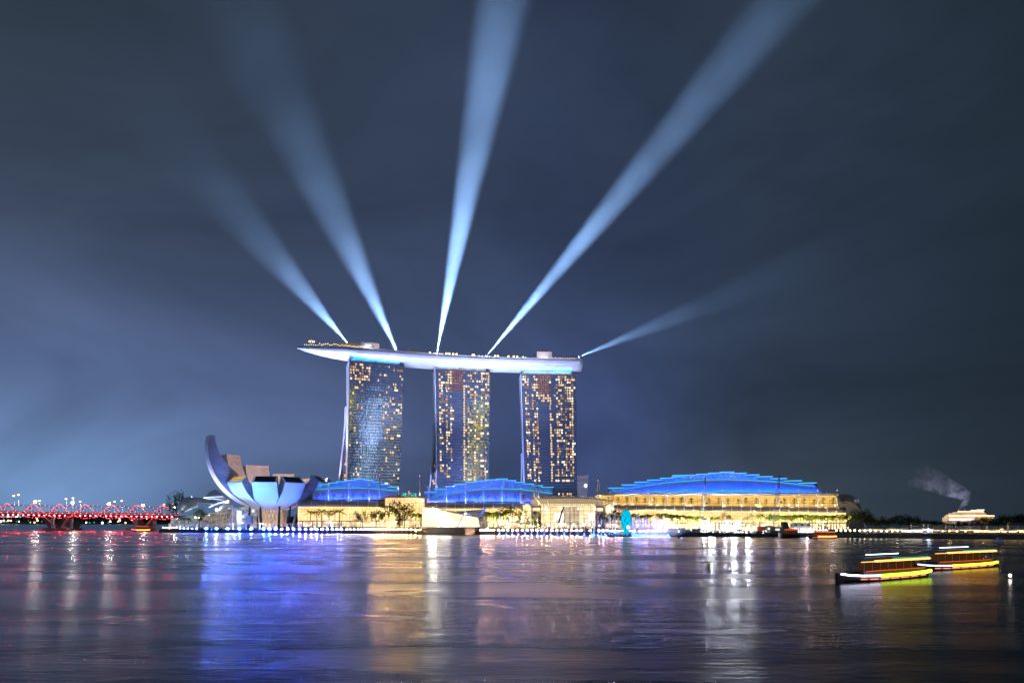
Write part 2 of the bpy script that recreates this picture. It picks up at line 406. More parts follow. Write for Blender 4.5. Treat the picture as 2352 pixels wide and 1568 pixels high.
for i in range(0, 60):
    tt = (i+0.5)/60; pts = [bp(tt, RAD*0.93*cos(a), zh(tt)+RAD*0.93*sin(a)) for a in [pi*k/8 for k in range(-1, 10)]]
    mb.tube(pts, 0.10, 4)
mb.build('hoop_frame', HEL, hb)
R.shuffle(lampspots)
rest = MB()
for i, p in enumerate(lampspots):
    q = MB() if i < 90 else rest
    q.ball(p, 0.36, 6, 4)
    if i < 90: q.build('lamp', L_PINK if i % 3 else L_RED, hb)
ro = rest.build('lamp_string', L_RED, hb); ro['kind'] = 'stuff'
mb = MB()
for i in range(34):
    tt = (i+0.5)/34; mb.ball(bp(tt, -3.5, zh(tt)-2.2), 0.33, 6, 4)
mb.build('handrail_lights', L_WARM, hb)
RW = emat('water_tint_red', (1.0, 0.022, 0.05, 1), 1000)  # red panels added under the girder to redden the water
for i in range(40):
    p = bp((i+0.5)/40, -1.5, zh((i+0.5)/40)-5.2); mb = MB(); mb.box(p, (0.6, 0.3, 0.5), 0.03); mb.build('water_tint_light', RW, hb)
for px in (132, 325):
    tt = (px+70)/472.0; mb = MB(); c = bp(tt, 0, 0)
    mb.box((c.x, c.y, 1.6), (26, 10, 3.2)); mb.box((c.x-14, c.y+3, 1.3), (14, 7, 2.6))
    mb.build('pier_base', CONC, hb)
    mb = MB()
    for dx in (-17, 17):
        for o_ in (-3, 3): mb.tube([c+Vector((0.2*dx, 0, 3.2)), bp(tt, o_, zh(tt)-5)+Vector((dx, 0, 0))], 0.8, 6)
    for dx in (-12, 14): mb.tube([c+Vector((dx*0.9, 5, 2)), c+Vector((dx*0.9, 6, 18))], 2.0, 8)
    mb.build('strut', STEEL, hb)
for i in range(7): lamp('AREA', 'red_wash', bp(0.08+i*0.14, -16, 9), 120, (1, 0.2, 0.15), hb, bp(0.08+i*0.14, 4, 20), shape='RECTANGLE', size=40, size_y=2)
# street lamps of the road
def street_lamp(p, h, r, mat, label, group, name='street_lamp'):
    o = thing(name, label, 'street lamp', p, group)
    mb = MB(); mb.tube([p, p+Vector((0, 0, h*0.6)), p+Vector((0, 0, h))], 0.22, 6, 0.12); mb.tube([p+Vector((0, 0, h)), p+Vector((0.7, -1.4, h+0.3))], 0.12, 5); mb.build('post', STEEL, o)
    mb = MB(); mb.ball(p+Vector((0.7, -1.6, h+0.1)), r, 7, 5, 0.55); mb.build('lantern', mat, o); return o
sl_w = street_lamp(rp(0.3, 0, zd(0.3)), 17, 1.3, L_WARM, 'tall street lamp with amber light on the road bridge', 'street lamps on the road bridge')
sl_c = street_lamp(rp(0.4, 0, zd(0.4)), 12, 1.6, emat('road_lamp_white', (1, 0.95, 0.86, 1), 400), 'street lamp with white light on the road bridge', 'street lamps on the road bridge')
first = {id(sl_w): True, id(sl_c): True}
for zx, zy, k in [(170, 258, 0), (228, 245, 0), (435, 332, 1), (490, 320, 0), (820, 295, 0), (907, 287, 0), (905, 342, 1), (997, 330, 0), (1360, 357, 1), (1430, 330, 0), (1520, 320, 0), (1787, 375, 1), (2055, 365, 0), (2165, 358, 0), (2185, 400, 1)]:
    px, py = zx*.1831, 1091+zy*.1831; tt = (px+70)/490; src = sl_c if k else sl_w
    Y = rp(tt, 0, 0).y; hh = ZP(py, Y)-zd(tt)
    loc = rp(tt, 0, zd(tt)); s_ = hh/(12.1 if k else 17.1)
    if first.pop(id(src), None): src.location = loc; src.scale = (1, 1, s_)
    else: dup(src, loc, sc=(1, 1, s_))

# ================================================================== TOWERS
GL = bpy.data.materials.new('tower_glass'); GL.use_nodes = True; t = NT(GL.node_tree)
line, rnd, uvs = uvgrid(t, 1.35, 3.3, 0.20, 0.55)
cell = t.n('CombineXYZ', None, i0=t.m('FLOOR', t.m('DIVIDE', uvs[0], 1.35)), i1=t.m('FLOOR', t.m('DIVIDE', uvs[1], 3.3)))
wnz = t.n('TexWhiteNoise', {'noise_dimensions': '2D'}, Vector=cell).outputs[1]
nrm = t.n('NewGeometry').outputs['Normal']
off = t.n('VectorMath', {'operation': 'SUBTRACT'}, i0=wnz, i1=(0.5, 0.5, 0.5)).outputs[0]
nm = t.n('VectorMath', {'operation': 'NORMALIZE'}, i0=t.add(nrm, t.scale(off, 0.012))).outputs[0]
wav = t.n('TexNoise', None, Vector=t.n('TexCoord').outputs['UV'], Scale=0.45, Detail=2.0).outputs[0]
bm2 = t.n('Bump', None, Strength=0.5, Distance=0.07, Height=wav, Normal=nm)
gls = t.n('BsdfGlossy', None, Color=(0.62, 0.70, 0.86, 1), Roughness=0.03, Normal=bm2)
dif = t.n('BsdfDiffuse', None, Color=t.mix(rnd, (0.08, 0.095, 0.12, 1), (0.20, 0.22, 0.26, 1)))
body = t.n('MixShader', None, i0=0.55, i1=dif, i2=gls)
frm = t.n('BsdfDiffuse', None, Color=(0.05, 0.06, 0.09, 1))
t.n('OutputMaterial', None, Surface=t.n('MixShader', None, i0=line, i1=body, i2=frm))
BLADE = pmat('blade_white', (0.72, 0.72, 0.76), 0.5, 0, 0.04, 0.05)
W_A = emat('window_warm', (1.0, 0.67, 0.30, 1), 1.15)
W_B = emat('window_bright', (1.0, 0.86, 0.60, 1), 1.5)
W_C = emat('window_dim', (0.75, 0.42, 0.20, 1), 0.5)
W_D = emat('window_red', (0.75, 0.22, 0.16, 1), 0.42)
W_E = emat('window_amber', (1.0, 0.55, 0.20, 1), 0.8)
W_K = emat('window_curtained', (0.10, 0.14, 0.26, 1), 0.8)

def tower(name, label, tl, tr, bl_, br_, YL, YR, splitz, legpx, lit, seed):
    """px of the four face corners; the face is a ruled sheet between the two edges"""
    rr = random.Random(seed)
    zt = ZP(tl[1], YL)
    TL = PG(tl[0], YL, zt); TR = PG(tr[0], YR, zt); BLc = PG(bl_[0], YL, 3); BRc = PG(br_[0], YR, 3)
    o = thing(name, label, 'tower', (BLc+BRc)/2)
    d = (TR-TL).normalized(); n = Vector((-d.y, d.x, 0))       # n points away from the water
    D1 = 17.0
    def pt(u, z, off=0.0):
        f = (z-3)/(zt-3); a = BLc.lerp(TL, f); b = BRc.lerp(TR, f); p = a.lerp(b, u); p.z = z; return p+n*off
    NZ = 12
    mb = MB(); mb.grid(lambda u, v: pt(u, 3+v*(zt-3)), 1, NZ); mb.build('glass_front', GL, o)
    mb = MB()                                                   # body behind the glass
    mb.loft([[pt(0.002, 3+(zt-3)*k/NZ, 0.3), pt(0.998, 3+(zt-3)*k/NZ, 0.3), pt(0.998, 3+(zt-3)*k/NZ, D1), pt(0.002, 3+(zt-3)*k/NZ, D1)] for k in range(NZ+1)]); mb.build('front_slab', DARK, o)
    mb = MB()                                                   # white end wall of the front slab
    mb.loft([[pt(-0.012, 3+(zt+1-3)*k/NZ, -0.6), pt(0.0, 3+(zt+1-3)*k/NZ, -0.6), pt(0.0, 3+(zt+1-3)*k/NZ, D1+1+11*max(0, (3+(zt-3)*k/NZ-splitz)/(zt-splitz))), pt(-0.012, 3+(zt+1-3)*k/NZ, D1+1+11*max(0, (3+(zt-3)*k/NZ-splitz)/(zt-splitz)))] for k in range(NZ+1)]); mb.build('end_wall', BLADE, o)
    mb = MB()                                                   # rear slab that splays out towards the ground
    gpx, gY = legpx
    foot = PG(gpx, gY, 3); base = pt(0, 3, 0)
    fv = foot-base
    def rs(u, z, off):
        f = max(0.0, (splitz-z)/(splitz-3)); k = f**1.25
        p = pt(u, min(z, zt), 0); return p+n*(D1+0.5)*(1-k)+fv*k+n*off
    zs = [3+(zt-4)*k/NZ for k in range(NZ+1)]
    mb.loft([[rs(0.0, z, 0), rs(0.985, z, 0), rs(0.985, z, 12), rs(0.0, z, 12)] for z in zs]); mb.build('rear_slab', GL, o)
    mb = MB()
    mb.loft([[rs(-0.03, z, -0.8), rs(-0.012, z, -0.8), rs(-0.012, z, 12.5), rs(-0.03, z, 12.5)] for z in zs if z < splitz+18]); mb.build('rear_blade', BLADE, o)
    # windows
    NC = lit['nc']; NR = 52; z0 = 20.0; dz = (zt-1.2-z0)/NR
    cells = []
    for r in range(NR):
        for c in range(NC):
            k = lit['fn'](c/(NC-1.0), r/(NR-1.0), rr)
            if k is not None: cells.append((c, r, k))
    rr.shuffle(cells); restm = {}; occ = {(c, r) for c, r, k in cells}
    mats = {'a': W_A, 'b': W_B, 'c': W_C, 'd': W_D, 'k': W_K, 'e': W_E}
    for i, (c, r, k) in enumerate(cells):
        wide = rr.random() < 0.22 and c < NC-1 and (c+1, r) not in occ
        mb = MB() if i < 95 else restm.setdefault(k, MB())
        u0 = 0.012+(c+0.14)/NC*0.976; u1 = 0.012+(c+0.88)/NC*0.976
        if wide: u1 = 0.012+(c+1.7)/NC*0.976
        elif rr.random() < 0.35:                                   # half drawn curtain
            if rr.random() < 0.5: u0 += (u1-u0)*rr.uniform(0.2, 0.5)
            else: u1 -= (u1-u0)*rr.uniform(0.2, 0.5)
        za = z0+(r+0.14)*dz; zb = z0+(r+0.84)*dz
        mb.box8([pt(u0, za, -0.12), pt(u1, za, -0.12), pt(u1, za, 0.1), pt(u0, za, 0.1)], [pt(u0, zb, -0.12), pt(u1, zb, -0.12), pt(u1, zb, 0.1), pt(u0, zb, 0.1)])
        if i < 95: mb.build('window', mats[k], o)
    al = MB(); ms = []
    for k, q in restm.items():
        al.k = len(ms); ms.append(mats[k]); b0 = len(al.v); al.v += q.v
        for f in q.f: al.f.append([x+b0 for x in f]); al.mi.append(al.k)
    if al.v: al.build('window_array', ms, o)['kind'] = 'stuff'
    # rear slab rooms seen through the open side
    mb = MB()
    for q in range(26):
        z = rr.uniform(20, splitz*0.9); u = rr.uniform(0.0, 0.10)
        a, b_ = rs(u, z, -0.15), rs(u+0.04, z, -0.15); c_, d_ = rs(u+0.04, z+2.1, -0.15), rs(u, z+2.1, -0.15)
        mb.poly(a, b_, c_, d_)
    mb.build('rear_windows', W_A, o)['kind'] = 'stuff'
    # crown storey, set back under the park
    mb = MB()
    mb.loft([[pt(u0_, zt, o_) for u0_, o_ in ((0.03, 2.0), (0.92, 2.0), (0.92, D1+8), (0.03, D1+8))], [pt(u0_, zt, o_)+Vector((0, 0, 3.0)) for u0_, o_ in ((0.03, 2.0), (0.92, 2.0), (0.92, D1+8), (0.03, D1+8))]])
    mb.build('crown_storey', lit['crown'], o)
    mb = MB(); mb.loft([[pt(u0_, zt, o_)+Vector((0, 0, 3.05)) for u0_, o_ in ((0.02, 1.2), (0.93, 1.2), (0.93, D1+9), (0.02, D1+9))], [pt(u0_, zt, o_)+Vector((0, 0, 3.6)) for u0_, o_ in ((0.02, 1.2), (0.93, 1.2), (0.93, D1+9), (0.02, D1+9))]])
    mb.build('crown_slab', BLADE, o)
    mb = MB()
    for u_ in (0.08, 0.33, 0.62, 0.9): mb.tube([pt(u_, zt, 3.0)+Vector((0, 0, 3.5)), pt(u_, zt, 5.0)+Vector((0, 0, 10))], 0.7, 6)
    mb.build('column', BLADE, o)
    # blue wash lamps on the crown, aimed up at the hull
    for u_ in (0.25, 0.70):
        p = pt(u_, zt, -1.6)+Vector((0, 0, 3.2)); lamp('AREA', 'blue_wash', p, 6000, (0.02, 0.28, 1.0), o, p+n*4+Vector((0, 0, 10)), shape='RECTANGLE', size=26, size_y=2)
    return o, pt
CROWN = lit_glass('crown_glass', (0.5, 0.3, 0.12, 1), (1.0, 0.8, 0.45, 1), 0.8, 2.2, 4.5, 0.4, 0.3, (0.1, 0.1, 0.12, 1), 0.3, 0.3)
CROWND = lit_glass('crown_glass_dark', (0.03, 0.04, 0.07, 1), (0.4, 0.3, 0.16, 1), 0.5, 2.2, 4.5, 0.4, 0.3, (0.05, 0.05, 0.07, 1), 0.2, 0.2)
def lit1(u, v, r):
    p = 0.0
    if u > 0.62: p = 0.30 if (int(u*23) % 3) else 0.12
    if u < 0.25: p = 0.14
    if v > 0.90 and u < 0.35: p = 0.75
    if 0.35 < u < 0.6: p = 0.02
    if u > 0.62 and v < 0.3: p *= 0.55
    if r.random() < p: return r.choice('aaebc')
    if r.random() < 0.10: return 'k'
C2 = {1: .55, 2: .45, 4: .6, 5: .22, 6: .55, 12: .9, 14: .5, 15: .35, 17: .62, 18: .4, 20: .55, 22: .5}
C3 = {1: .5, 2: .5, 4: .68, 5: .28, 6: .6, 12: .92, 15: .66, 16: .22, 17: .6, 19: .55, 20: .15, 21: .5, 22: .62}
def lit_cols(u, v, r, C, ctop):
    c = int(round(u*23))
    if 0.155 < v < 0.235: return None
    if v > 0.88:
        if 7 <= c <= 11: return r.choice('ddcdc')
        return r.choice('abca') if r.random() < 0.60 and (c in C or r.random() < 0.3) else None
    if 7 <= c <= 13 and c != 12:
        if v > ctop and c < 12: return 'a' if r.random() < 0.75 else None
        return None
    if c == 12: return 'a' if v > 0.235 and r.random() < C[12] else None
    if v < 0.155 and (c == 22 or c == 1): return None
    p = C.get(c, 0.035)*1.12
    q = r.random()
    if q < p: return r.choice('aabbceec')
    if q < p+0.10: return 'k'
    return None
lit2 = lambda u, v, r: lit_cols(u, v, r, C2, 0.865)
lit3 = lambda u, v, r: lit_cols(u, v, r, C3, 0.81)
T1, pt1 = tower('hotel_tower', 'leftmost of the three towers, glass front glittering with cold blue and white reflections', (803, 829), (929, 838), (797, 1108), (913, 1118), 706, 727, 128, (768, 730), {'nc': 24, 'fn': lit1, 'crown': CROWND}, 1)
T2, pt2 = tower('hotel_tower', 'middle tower of the three with yellow reflections among its lit windows', (1000, 846.5), (1126, 853), (1006, 1116), (1122, 1105), 740, 753, 112, (981, 765), {'nc': 24, 'fn': lit2, 'crown': CROWN}, 2)
T3, pt3 = tower('hotel_tower', 'rightmost of the three towers, warm lit windows either side of a dark centre', (1197, 859), (1323, 857), (1209, 1105), (1327, 1136), 759, 762.5, 88, (1199, 790), {'nc': 24, 'fn': lit3, 'crown': CROWN}, 3)
# ================================================================== SKY PARK
CP = [(-233, 699, .6, 1.2), (-226, 701.5, 5, 3.6), (-212, 707, 10, 6.5), (-195, 713.5, 14, 8.6), (-168, 724, 17.5, 10.2), (-111, 744, 19, 11.2), (-50, 759.5, 19, 11.4), (11, 768, 19, 11.4), (60, 771.5, 18.5, 11.4), (78, 772, 17, 11.2), (83, 772, 14, 10)]
ZD = 200.0
def cat(t):
    t = max(0, min(len(CP)-1.0001, t)); i = int(t); f = t-i
    p0, p1, p2, p3 = [CP[max(0, min(len(CP)-1, j))] for j in (i-1, i, i+1, i+2)]
    return [0.5*((2*b)+(-a+c)*f+(2*a-5*b+4*c-d)*f*f+(-a+3*b-3*c+d)*f**3) for a, b, c, d in zip(p0, p1, p2, p3)]
def park(t, off, z):                     # off across the deck, negative = waterside
    x, y, hw, dp = cat(t); x2, y2, _, _ = cat(min(t+0.05, len(CP)-1.001)); x1, y1, _, _ = cat(max(t-0.05, 0))
    d = Vector((x2-x1, y2-y1, 0)).normalized(); n = Vector((-d.y, d.x, 0))
    return Vector((x, y, 0))+n*off+Vector((0, 0, ZD+z))
def park_px(px, off=-15, z=0.0):
    lo, hi = 0.0, len(CP)-1.0
    for _ in range(40):
        mid = (lo+hi)/2; p = park(mid, off if off > -90 else -cat(mid)[2]*0.9, z)
        if CX+p.x/p.y*F < px: lo = mid
        else: hi = mid
    mid = (lo+hi)/2; hw = cat(mid)[2]
    return park(mid, max(-hw*0.92, min(hw*0.92, off)), z)
sp = thing('sky_park', 'long white boat shaped rooftop park spanning the three towers', 'sky park', (-70, 752, 187))
NS = 64
mb = MB(); ringsl = []
for i in range(NS+1):
    tt = (len(CP)-1)*i/NS; x, y, hw, dp = cat(tt); r = []
    for k in range(17):
        a = pi*k/16; r.append(park(tt, -hw*cos(a)*1.0, -1.6-(dp-1.6)*(sin(a)**0.8)))
    ringsl.append([park(tt, -hw, 0)]+r+[park(tt, hw, 0)])
mb.loft(ringsl); mb.build('hull', HULLT, sp, True)
mb = MB()
for sgn in (-1, 1):
    mb.loft([[park((len(CP)-1)*i/NS, sgn*(cat((len(CP)-1)*i/NS)[2]-0.5), 0.05), park((len(CP)-1)*i/NS, sgn*(cat((len(CP)-1)*i/NS)[2]-0.2), 0.05), park((len(CP)-1)*i/NS, sgn*(cat((len(CP)-1)*i/NS)[2]-0.2), 1.3), park((len(CP)-1)*i/NS, sgn*(cat((len(CP)-1)*i/NS)[2]-0.5), 1.3)] for i in range(1, NS+1)])
mb.build('parapet', BLADE, sp)
def parkblock(name, px0, px1, o0, o1, z0, z1, mat, parent=sp, n=8):
    mb = MB(); rs = []
    for i in range(n+1):
        px = px0+(px1-px0)*i/n; a = park_px(px, (o0+o1)/2); 
        lo_t = a
        p0 = park_px(px, o0); p1 = park_px(px, o1)
        rs.append([p0+Vector((0, 0, z0)), p1+Vector((0, 0, z0)), p1+Vector((0, 0, z1)), p0+Vector((0, 0, z1))])
    mb.loft(rs); return mb.build(name, mat, parent)
BOXM = pmat('plant_room', (0.62, 0.58, 0.58), 0.6, 0, 0.05, 0.1)
parkblock('plant_room', 829, 871, -6, 8, 0.1, 10.8, BOXM); parkblock('plant_room', 1233, 1268, -8, 6, 0.1, 11.6, BOXM)
parkblock('terrace_wall', 838, 930, -16, -14.5, 0.1, 2.0, BOXM)
parkblock('bar_block', 1222, 1328, -15, -13, 0.1, 3.0, BOXM); parkblock('bar_block', 868, 905, -9, 0, 0.1, 4.0, BOXM)
mb = MB(); c = park_px(806, 0); 
for r_, z0, z1, dx in ((25, 5.4, 6.2, 0), (20, 0.3, 5.0, 2), (13, 6.3, 7.4, 0)):
    mb.loft([[c+Vector((dx+r_*cos(a)*(1 if k else 1), r_*0.55*sin(a), z0 if k == 0 else z1)) for a in [2*pi*j/24 for j in range(24)]] for k in (0, 1)])
mb.build('restaurant', OFFW, sp)
lx = MB()
for i in range(26):
    p = park_px(735+i*4.6, -13, 2.2+R.uniform(0, 1.5)); lx.ball(p, 0.55, 6, 4)
lx.build('deck_lights', L_WARM2, sp)['kind'] = 'stuff'
lx = MB()
for i in range(22):
    p = park_px(1240+i*4.0, -14.8, 2.0+R.uniform(-.6, 1.2)); lx.ball(p, 0.5, 6, 4)
for i in range(16): lx.ball(park_px(700+i*4, -8, 1.6+R.uniform(0, .8)), 0.4, 6, 4)
lx.build('bar_lights', L_WARM2, sp)['kind'] = 'stuff'
o = thing('light_mast', 'thin mast with a ring of lamps on the pointed end of the rooftop park', 'mast', park_px(716, -3))
b0 = park_px(716, -3); mb = MB(); mb.tube([b0, b0+Vector((0, 0, 11))], 0.3, 6, 0.12); mb.build('pole', STEEL, o)
mb = MB()
for k in range(8): mb.ball(b0+Vector((2.9*cos(k*pi/4), 2.9*sin(k*pi/4), 6.6)), 0.6, 6, 4)
mb.build('lamp_ring', L_WARM2, o)
# deck lamps
dl = None
for zx in [70, 130, 210, 240, 305, 347, 403, 450, 680, 700, 775, 815, 885, 920, 1000, 1040, 1190, 1265, 1315, 1400, 1435]:
    p = park_px(976.1+zx*.1611, -17, 0.2); big = zx in (70, 305, 347, 403, 450, 680, 700, 1000, 1040, 1190, 1265, 1315)
    if dl is None:
        dl = thing('deck_lamp', 'warm lamp along the waterside edge of the rooftop park', 'lamp', p, 'lamps along the rooftop park edge')
        mb = MB(); mb.tube([p, p+Vector((0, 0, 1.6))], 0.15, 5); mb.build('post', STEEL, dl)
        mb = MB(); mb.ball(p+Vector((0, 0, 2.2)), 0.95, 7, 5); mb.build('globe', L_WARM, dl)
    else: dup(dl, p, sc=1.1 if big else 0.7)
for px in (990, 1030, 1090, 1150, 1200): lamp('POINT', 'deck_glow', park_px(px, -12, 4), 12000, (1, 0.75, 0.4), sp, shadow_soft_size=1)
UMB = pmat('umbrella_red', (0.5, 0.03, 0.04), 0.7)
um = None
for i, (px, of) in enumerate([(870, -13), (878, -12), (886, -13), (893, -12), (899, -13), (902, -10), (895, -9), (882, -9), (889, -10), (1270, -12), (1283, -12), (1296, -11), (1309, -12), (1320, -11)]):
    p = park_px(px, of, 0.1 if i < 9 else 3.0)
    if um is None:
        um = thing('parasol', 'red parasol on the rooftop park terrace beside the plant room', 'parasol', p, 'red parasols on the rooftop park')
        mb = MB(); mb.tube([p, p+Vector((0, 0, 2.8))], 0.09, 5); mb.build('pole', STEEL, um)
        mb = MB(); mb.loft([[p+Vector((1.9*cos(a), 1.9*sin(a), 2.3)) for a in [2*pi*k/8 for k in range(8)]], [p+Vector((0.1*cos(a), 0.1*sin(a), 3.1)) for a in [2*pi*k/8 for k in range(8)]]]); mb.build('canopy', UMB, um)
    else: dup(um, p)
for px in (885, 908, 1290): lamp('POINT', 'terrace_glow', park_px(px, -14, 5), 900, (1, 0.5, 0.4), sp, shadow_soft_size=1)
for px, of in ((850, -17), (1250, -18)): lamp('POINT', 'plant_room_fill', park_px(px, of, 5), 5200, (0.85, 0.8, 1.0), sp, shadow_soft_size=1)  # fill lights added to brighten the plant room walls
# hull floodlights on the podium roofs
def floodlight(p, aim, power, col, size, label, group, blend=0.6, vis=True):
    o = thing('floodlight', label, 'floodlight', p, group)
    d = (Vector(aim)-Vector(p)).normalized()
    mb = MB(); mb.tube([Vector(p), Vector(p)+Vector((0, 0, 1.0))], 0.12, 5); mb.build('stand', DARK, o)
    mb = MB(); q = Vector(p)+Vector((0, 0, 1.2)); mb.tube([q-d*0.5, q+d*0.3], [0.35, 0.5] if False else 0.4, 8); mb.build('housing', DARK, o)
    lamp('SPOT', 'flood_beam', q+d*0.5, power, col, o, aim, spot_size=size, spot_blend=blend, shadow_soft_size=0.8)
    return o
LIL = (0.50, 0.59, 1.0)
for i, (mp, hp, py, vv) in enumerate([(745, 725, 1110, 50), (760, 790, 1109, 50), (850, 870, 1102, 50), (935, 960, 1137, 8), (1060, 1060, 1101, 50), (1150, 1150, 1101, 50), (1180, 1230, 1101, 50), (1375, 1310, 1141.5, 13)]):
    q = park_px(hp, -6, -8); p = MZ(mp, py, vv)
    floodlight(p, q, (1400000 if i else 950000), LIL, radians(46), 'floodlight on the mall roof aimed up at the rooftop park', 'hull floodlights', 0.9)
for p, aim, pw in [(MZ(747, 1110.5, 58), (-197, 722, 125), 0.65), (MZ(886, 1138, 36), (-95, 748, 95), 1.1), (MZ(1092, 1103, 55), (6, 768, 105), 0.8)]:
    floodlight(p, aim, pw*760000, (0.30, 0.38, 1.0), radians(124), 'floodlight washing the white end wall of a tower in blue', 'end wall floodlights', 0.7)

# ================================================================== SEARCHLIGHTS WITH THEIR BEAMS IN THE DAMP AIR
def searchlight(px, off, z, tip, L, ang, power, dens, absn, col, label):
    p = park_px(px, off, z); d = (Vector(tip)).normalized()
    o = thing('searchlight', label, 'searchlight', p, 'searchlights on the rooftop park')
    mb = MB(); mb.tube([p, p+Vector((0, 0, 0.8))], 0.7, 8); mb.build('base', DARK, o)
    q = p+Vector((0, 0, 1.5)); mb = MB(); mb.tube([q-d*0.8, q+d*0.6], 0.75, 10); mb.build('housing', DARK, o)
    mb = MB(); mb.tube([q+d*0.62, q+d*0.70], 0.9, 10); mb.build('lens', L_COOL, o)
    m = bpy.data.materials.new('lit_air'); m.use_nodes = True; t = NT(m.node_tree)
    ln = t.n('VectorMath', {'operation': 'LENGTH'}, i0=t.n('TexCoord').outputs['Object']).outputs[1]
    nz = t.n('TexNoise', None, Vector=t.n('TexCoord').outputs['Object'], Scale=0.018, Detail=2.0).outputs[0]
    dn = t.m('MULTIPLY', t.m('MULTIPLY', t.m('EXPONENT', t.m('DIVIDE', ln, -absn)), t.rng(nz, 0.3, 0.7, 0.65, 1.35)), dens)          # damp air thins out with distance from the roof
    t.n('OutputMaterial', None, Volume=t.n('VolumeScatter', None, Color=(1, 1, 1, 1), Density=dn, Anisotropy=0.0))
    mb = MB(); s0 = q+d*0.9; k = math.tan(ang/2)*1.02
    mb.tube([s0, s0+d*L], 0.55, 40, 0.55+L*k); mb.build('beam', m, o, True)
    back = 0.55/k
    lamp('SPOT', 'beam_source', s0+d*0.05, power, col, o, s0+d*10, spot_size=ang, spot_blend=0.9, shadow_soft_size=0.25)
BC = (0.28, 0.52, 1.0)
def dirpx(a, b, Y, tilt=0.0):
    u = P(b[0], b[1], Y+tilt)-P(a[0], a[1], Y); return u
searchlight(797, -4, 7.6, dirpx((797, 783), (630, 585), 705, -40), 480, radians(20), 7e7, 0.0010, 66, BC, 'searchlight on the restaurant roof with a short wide beam to the upper left')
searchlight(912, -13, 0.3, dirpx((912, 797), (762, 470), 715, -40), 640, radians(17.5), 9.5e7, 0.0010, 115, BC, 'searchlight beside the palm grove with a wide fading beam to the upper left')
searchlight(1003, -15, 0.3, dirpx((1003, 813), (1155, 0), 733, 0), 700, radians(10.6), 30e7, 0.0010, 420, BC, 'searchlight above the middle tower with the tall nearly upright beam')
searchlight(1116, -15, 0.3, dirpx((1116, 819), (1800, 0), 740, 0), 900, radians(8.4), 28e7, 0.0010, 400, BC, 'searchlight between middle and right tower with a long beam to the upper right')
searchlight(1328, -8, 4.0, dirpx((1328, 819), (1850, 605), 750, 0), 480, radians(12), 3.6e7, 0.0010, 95, BC, 'searchlight at the blunt end of the rooftop park with a faint low beam')

# ================================================================== LOTUS SHAPED MUSEUM
MC = PG(626, 700, 0); msc = 700/668
mus = thing('museum', 'white lotus shaped museum of upturned petals lit pale blue on slanted legs', 'museum', (MC.x, MC.y, 3))
SKYG = pmat('skylight_glass', (0.01, 0.02, 0.045), 0.08)
SKYL = lit_glass('skylight_lit', (0.8, 0.5, 0.1, 1), (1.0, 0.7, 0.25, 1), 0.8, 2.6, 3.0, 0.3, 0.3, (0.05, 0.04, 0.03, 1), 0.6, 0.2)
PETW = pmat('petal_white', (0.80, 0.80, 0.80), 0.45, 0, 0.03, 0.08)
ZB = 22.5
def petal(phi, rad, top, th1, hw, Tmid, Ttip, tilt=0.9, sky=SKYG, wtip=1.0):
    rad *= msc; top = 12+(top-12)*msc; hw *= msc; Tmid *= msc; Ttip *= msc
    a = radians(phi+21); e = Vector((sin(a), -cos(a), 0)); s_ = Vector((cos(a), sin(a), 0)); N = 26
    out, inn = [], []
    r0 = rad/sin(min(th1, pi/2)) if th1 < pi/2 else rad
    zz = (top-ZB)/(1-cos(th1))
    for i in range(N+1):
        f = i/N; th = th1*f; r = r0*sin(th); z = ZB+zz*(1-cos(th))
        nr, nz = -zz*sin(th), r0*cos(th); l = math.hypot(nr, nz) or 1; nr /= l; nz /= l     # inward/up normal
        w = min(hw*(1+(wtip-1)*f), 0.335*r+0.4)
        T = (2.5+(Tmid-2.5)*min(1, f/0.55)) if f < 0.55 else Tmid+(Ttip-Tmid)*(f-0.55)/0.45
        T = min(T, 1.5+0.55*r)
        out.append((r, z, w)); inn.append((r+nr*T, z+nz*T, w*0.96))
    # the cap leans outwards: inner lip stands higher
    r, z, w = inn[-1]; inn[-1] = (r, z+Ttip*tilt, w)
    p = lambda q, sgn: Vector((MC.x, MC.y, 0))+e*q[0]+s_*q[2]*sgn+Vector((0, 0, q[1]))
    o = mus
    mb = MB(); mb.grid(lambda u, v: None, 0, 0) if False else None
    vo = [[mb.V(p(q, -1+2*k/4)) for k in range(5)] for q in out]
    for i in range(N):
        for k in range(4): mb.fi(vo[i][k], vo[i][k+1], vo[i+1][k+1], vo[i+1][k])
    po = mb.build('petal', PETW, o, True)
    mb = MB()
    for i in range(N):
        for sgn in (-1, 1):
            q = [p(out[i], sgn), p(out[i+1], sgn), p(inn[i+1], sgn), p(inn[i], sgn)]
            mb.poly(*(q if sgn > 0 else q[::-1]))
        mb.poly(p(inn[i], -1), p(inn[i], 1), p(inn[i+1], 1), p(inn[i+1], -1))
    mb.build('petal_side', PANEL, po)
    A, B_, C_, D_ = p(out[-1], -1), p(out[-1], 1), p(inn[-1], 1), p(inn[-1], -1)
    c = (A+B_+C_+D_)/4; nrm = (B_-A).cross(D_-A).normalized()
    mb = MB(); I = [c+(x-c)*Vector((1, 1, 1)).x*0.86 for x in (A, B_, C_, D_)]
    I = [x.lerp(c, 0.16) for x in (A, B_, C_, D_)]
    O = [A, B_, C_, D_]
    for k in range(4):
        n_ = (k+1) % 4; mb.poly(O[k], O[n_], I[n_], I[k])
    mb.build('skylight_frame', PETW, po)
    if sky is not None:
        mb = MB(); mb.poly(*[x-nrm*0.0 for x in I]); mb.build('skylight', sky, po)
petal(-75, 63, 95, radians(101), 12.5, 19, 5, 0.2, None, 0.6)
petal(-47, 48, 49.5, radians(72), 10, 11, 8, 0.35, SKYL)
petal(-10, 45, 49, radians(74), 11.5, 12, 10, 0.35)
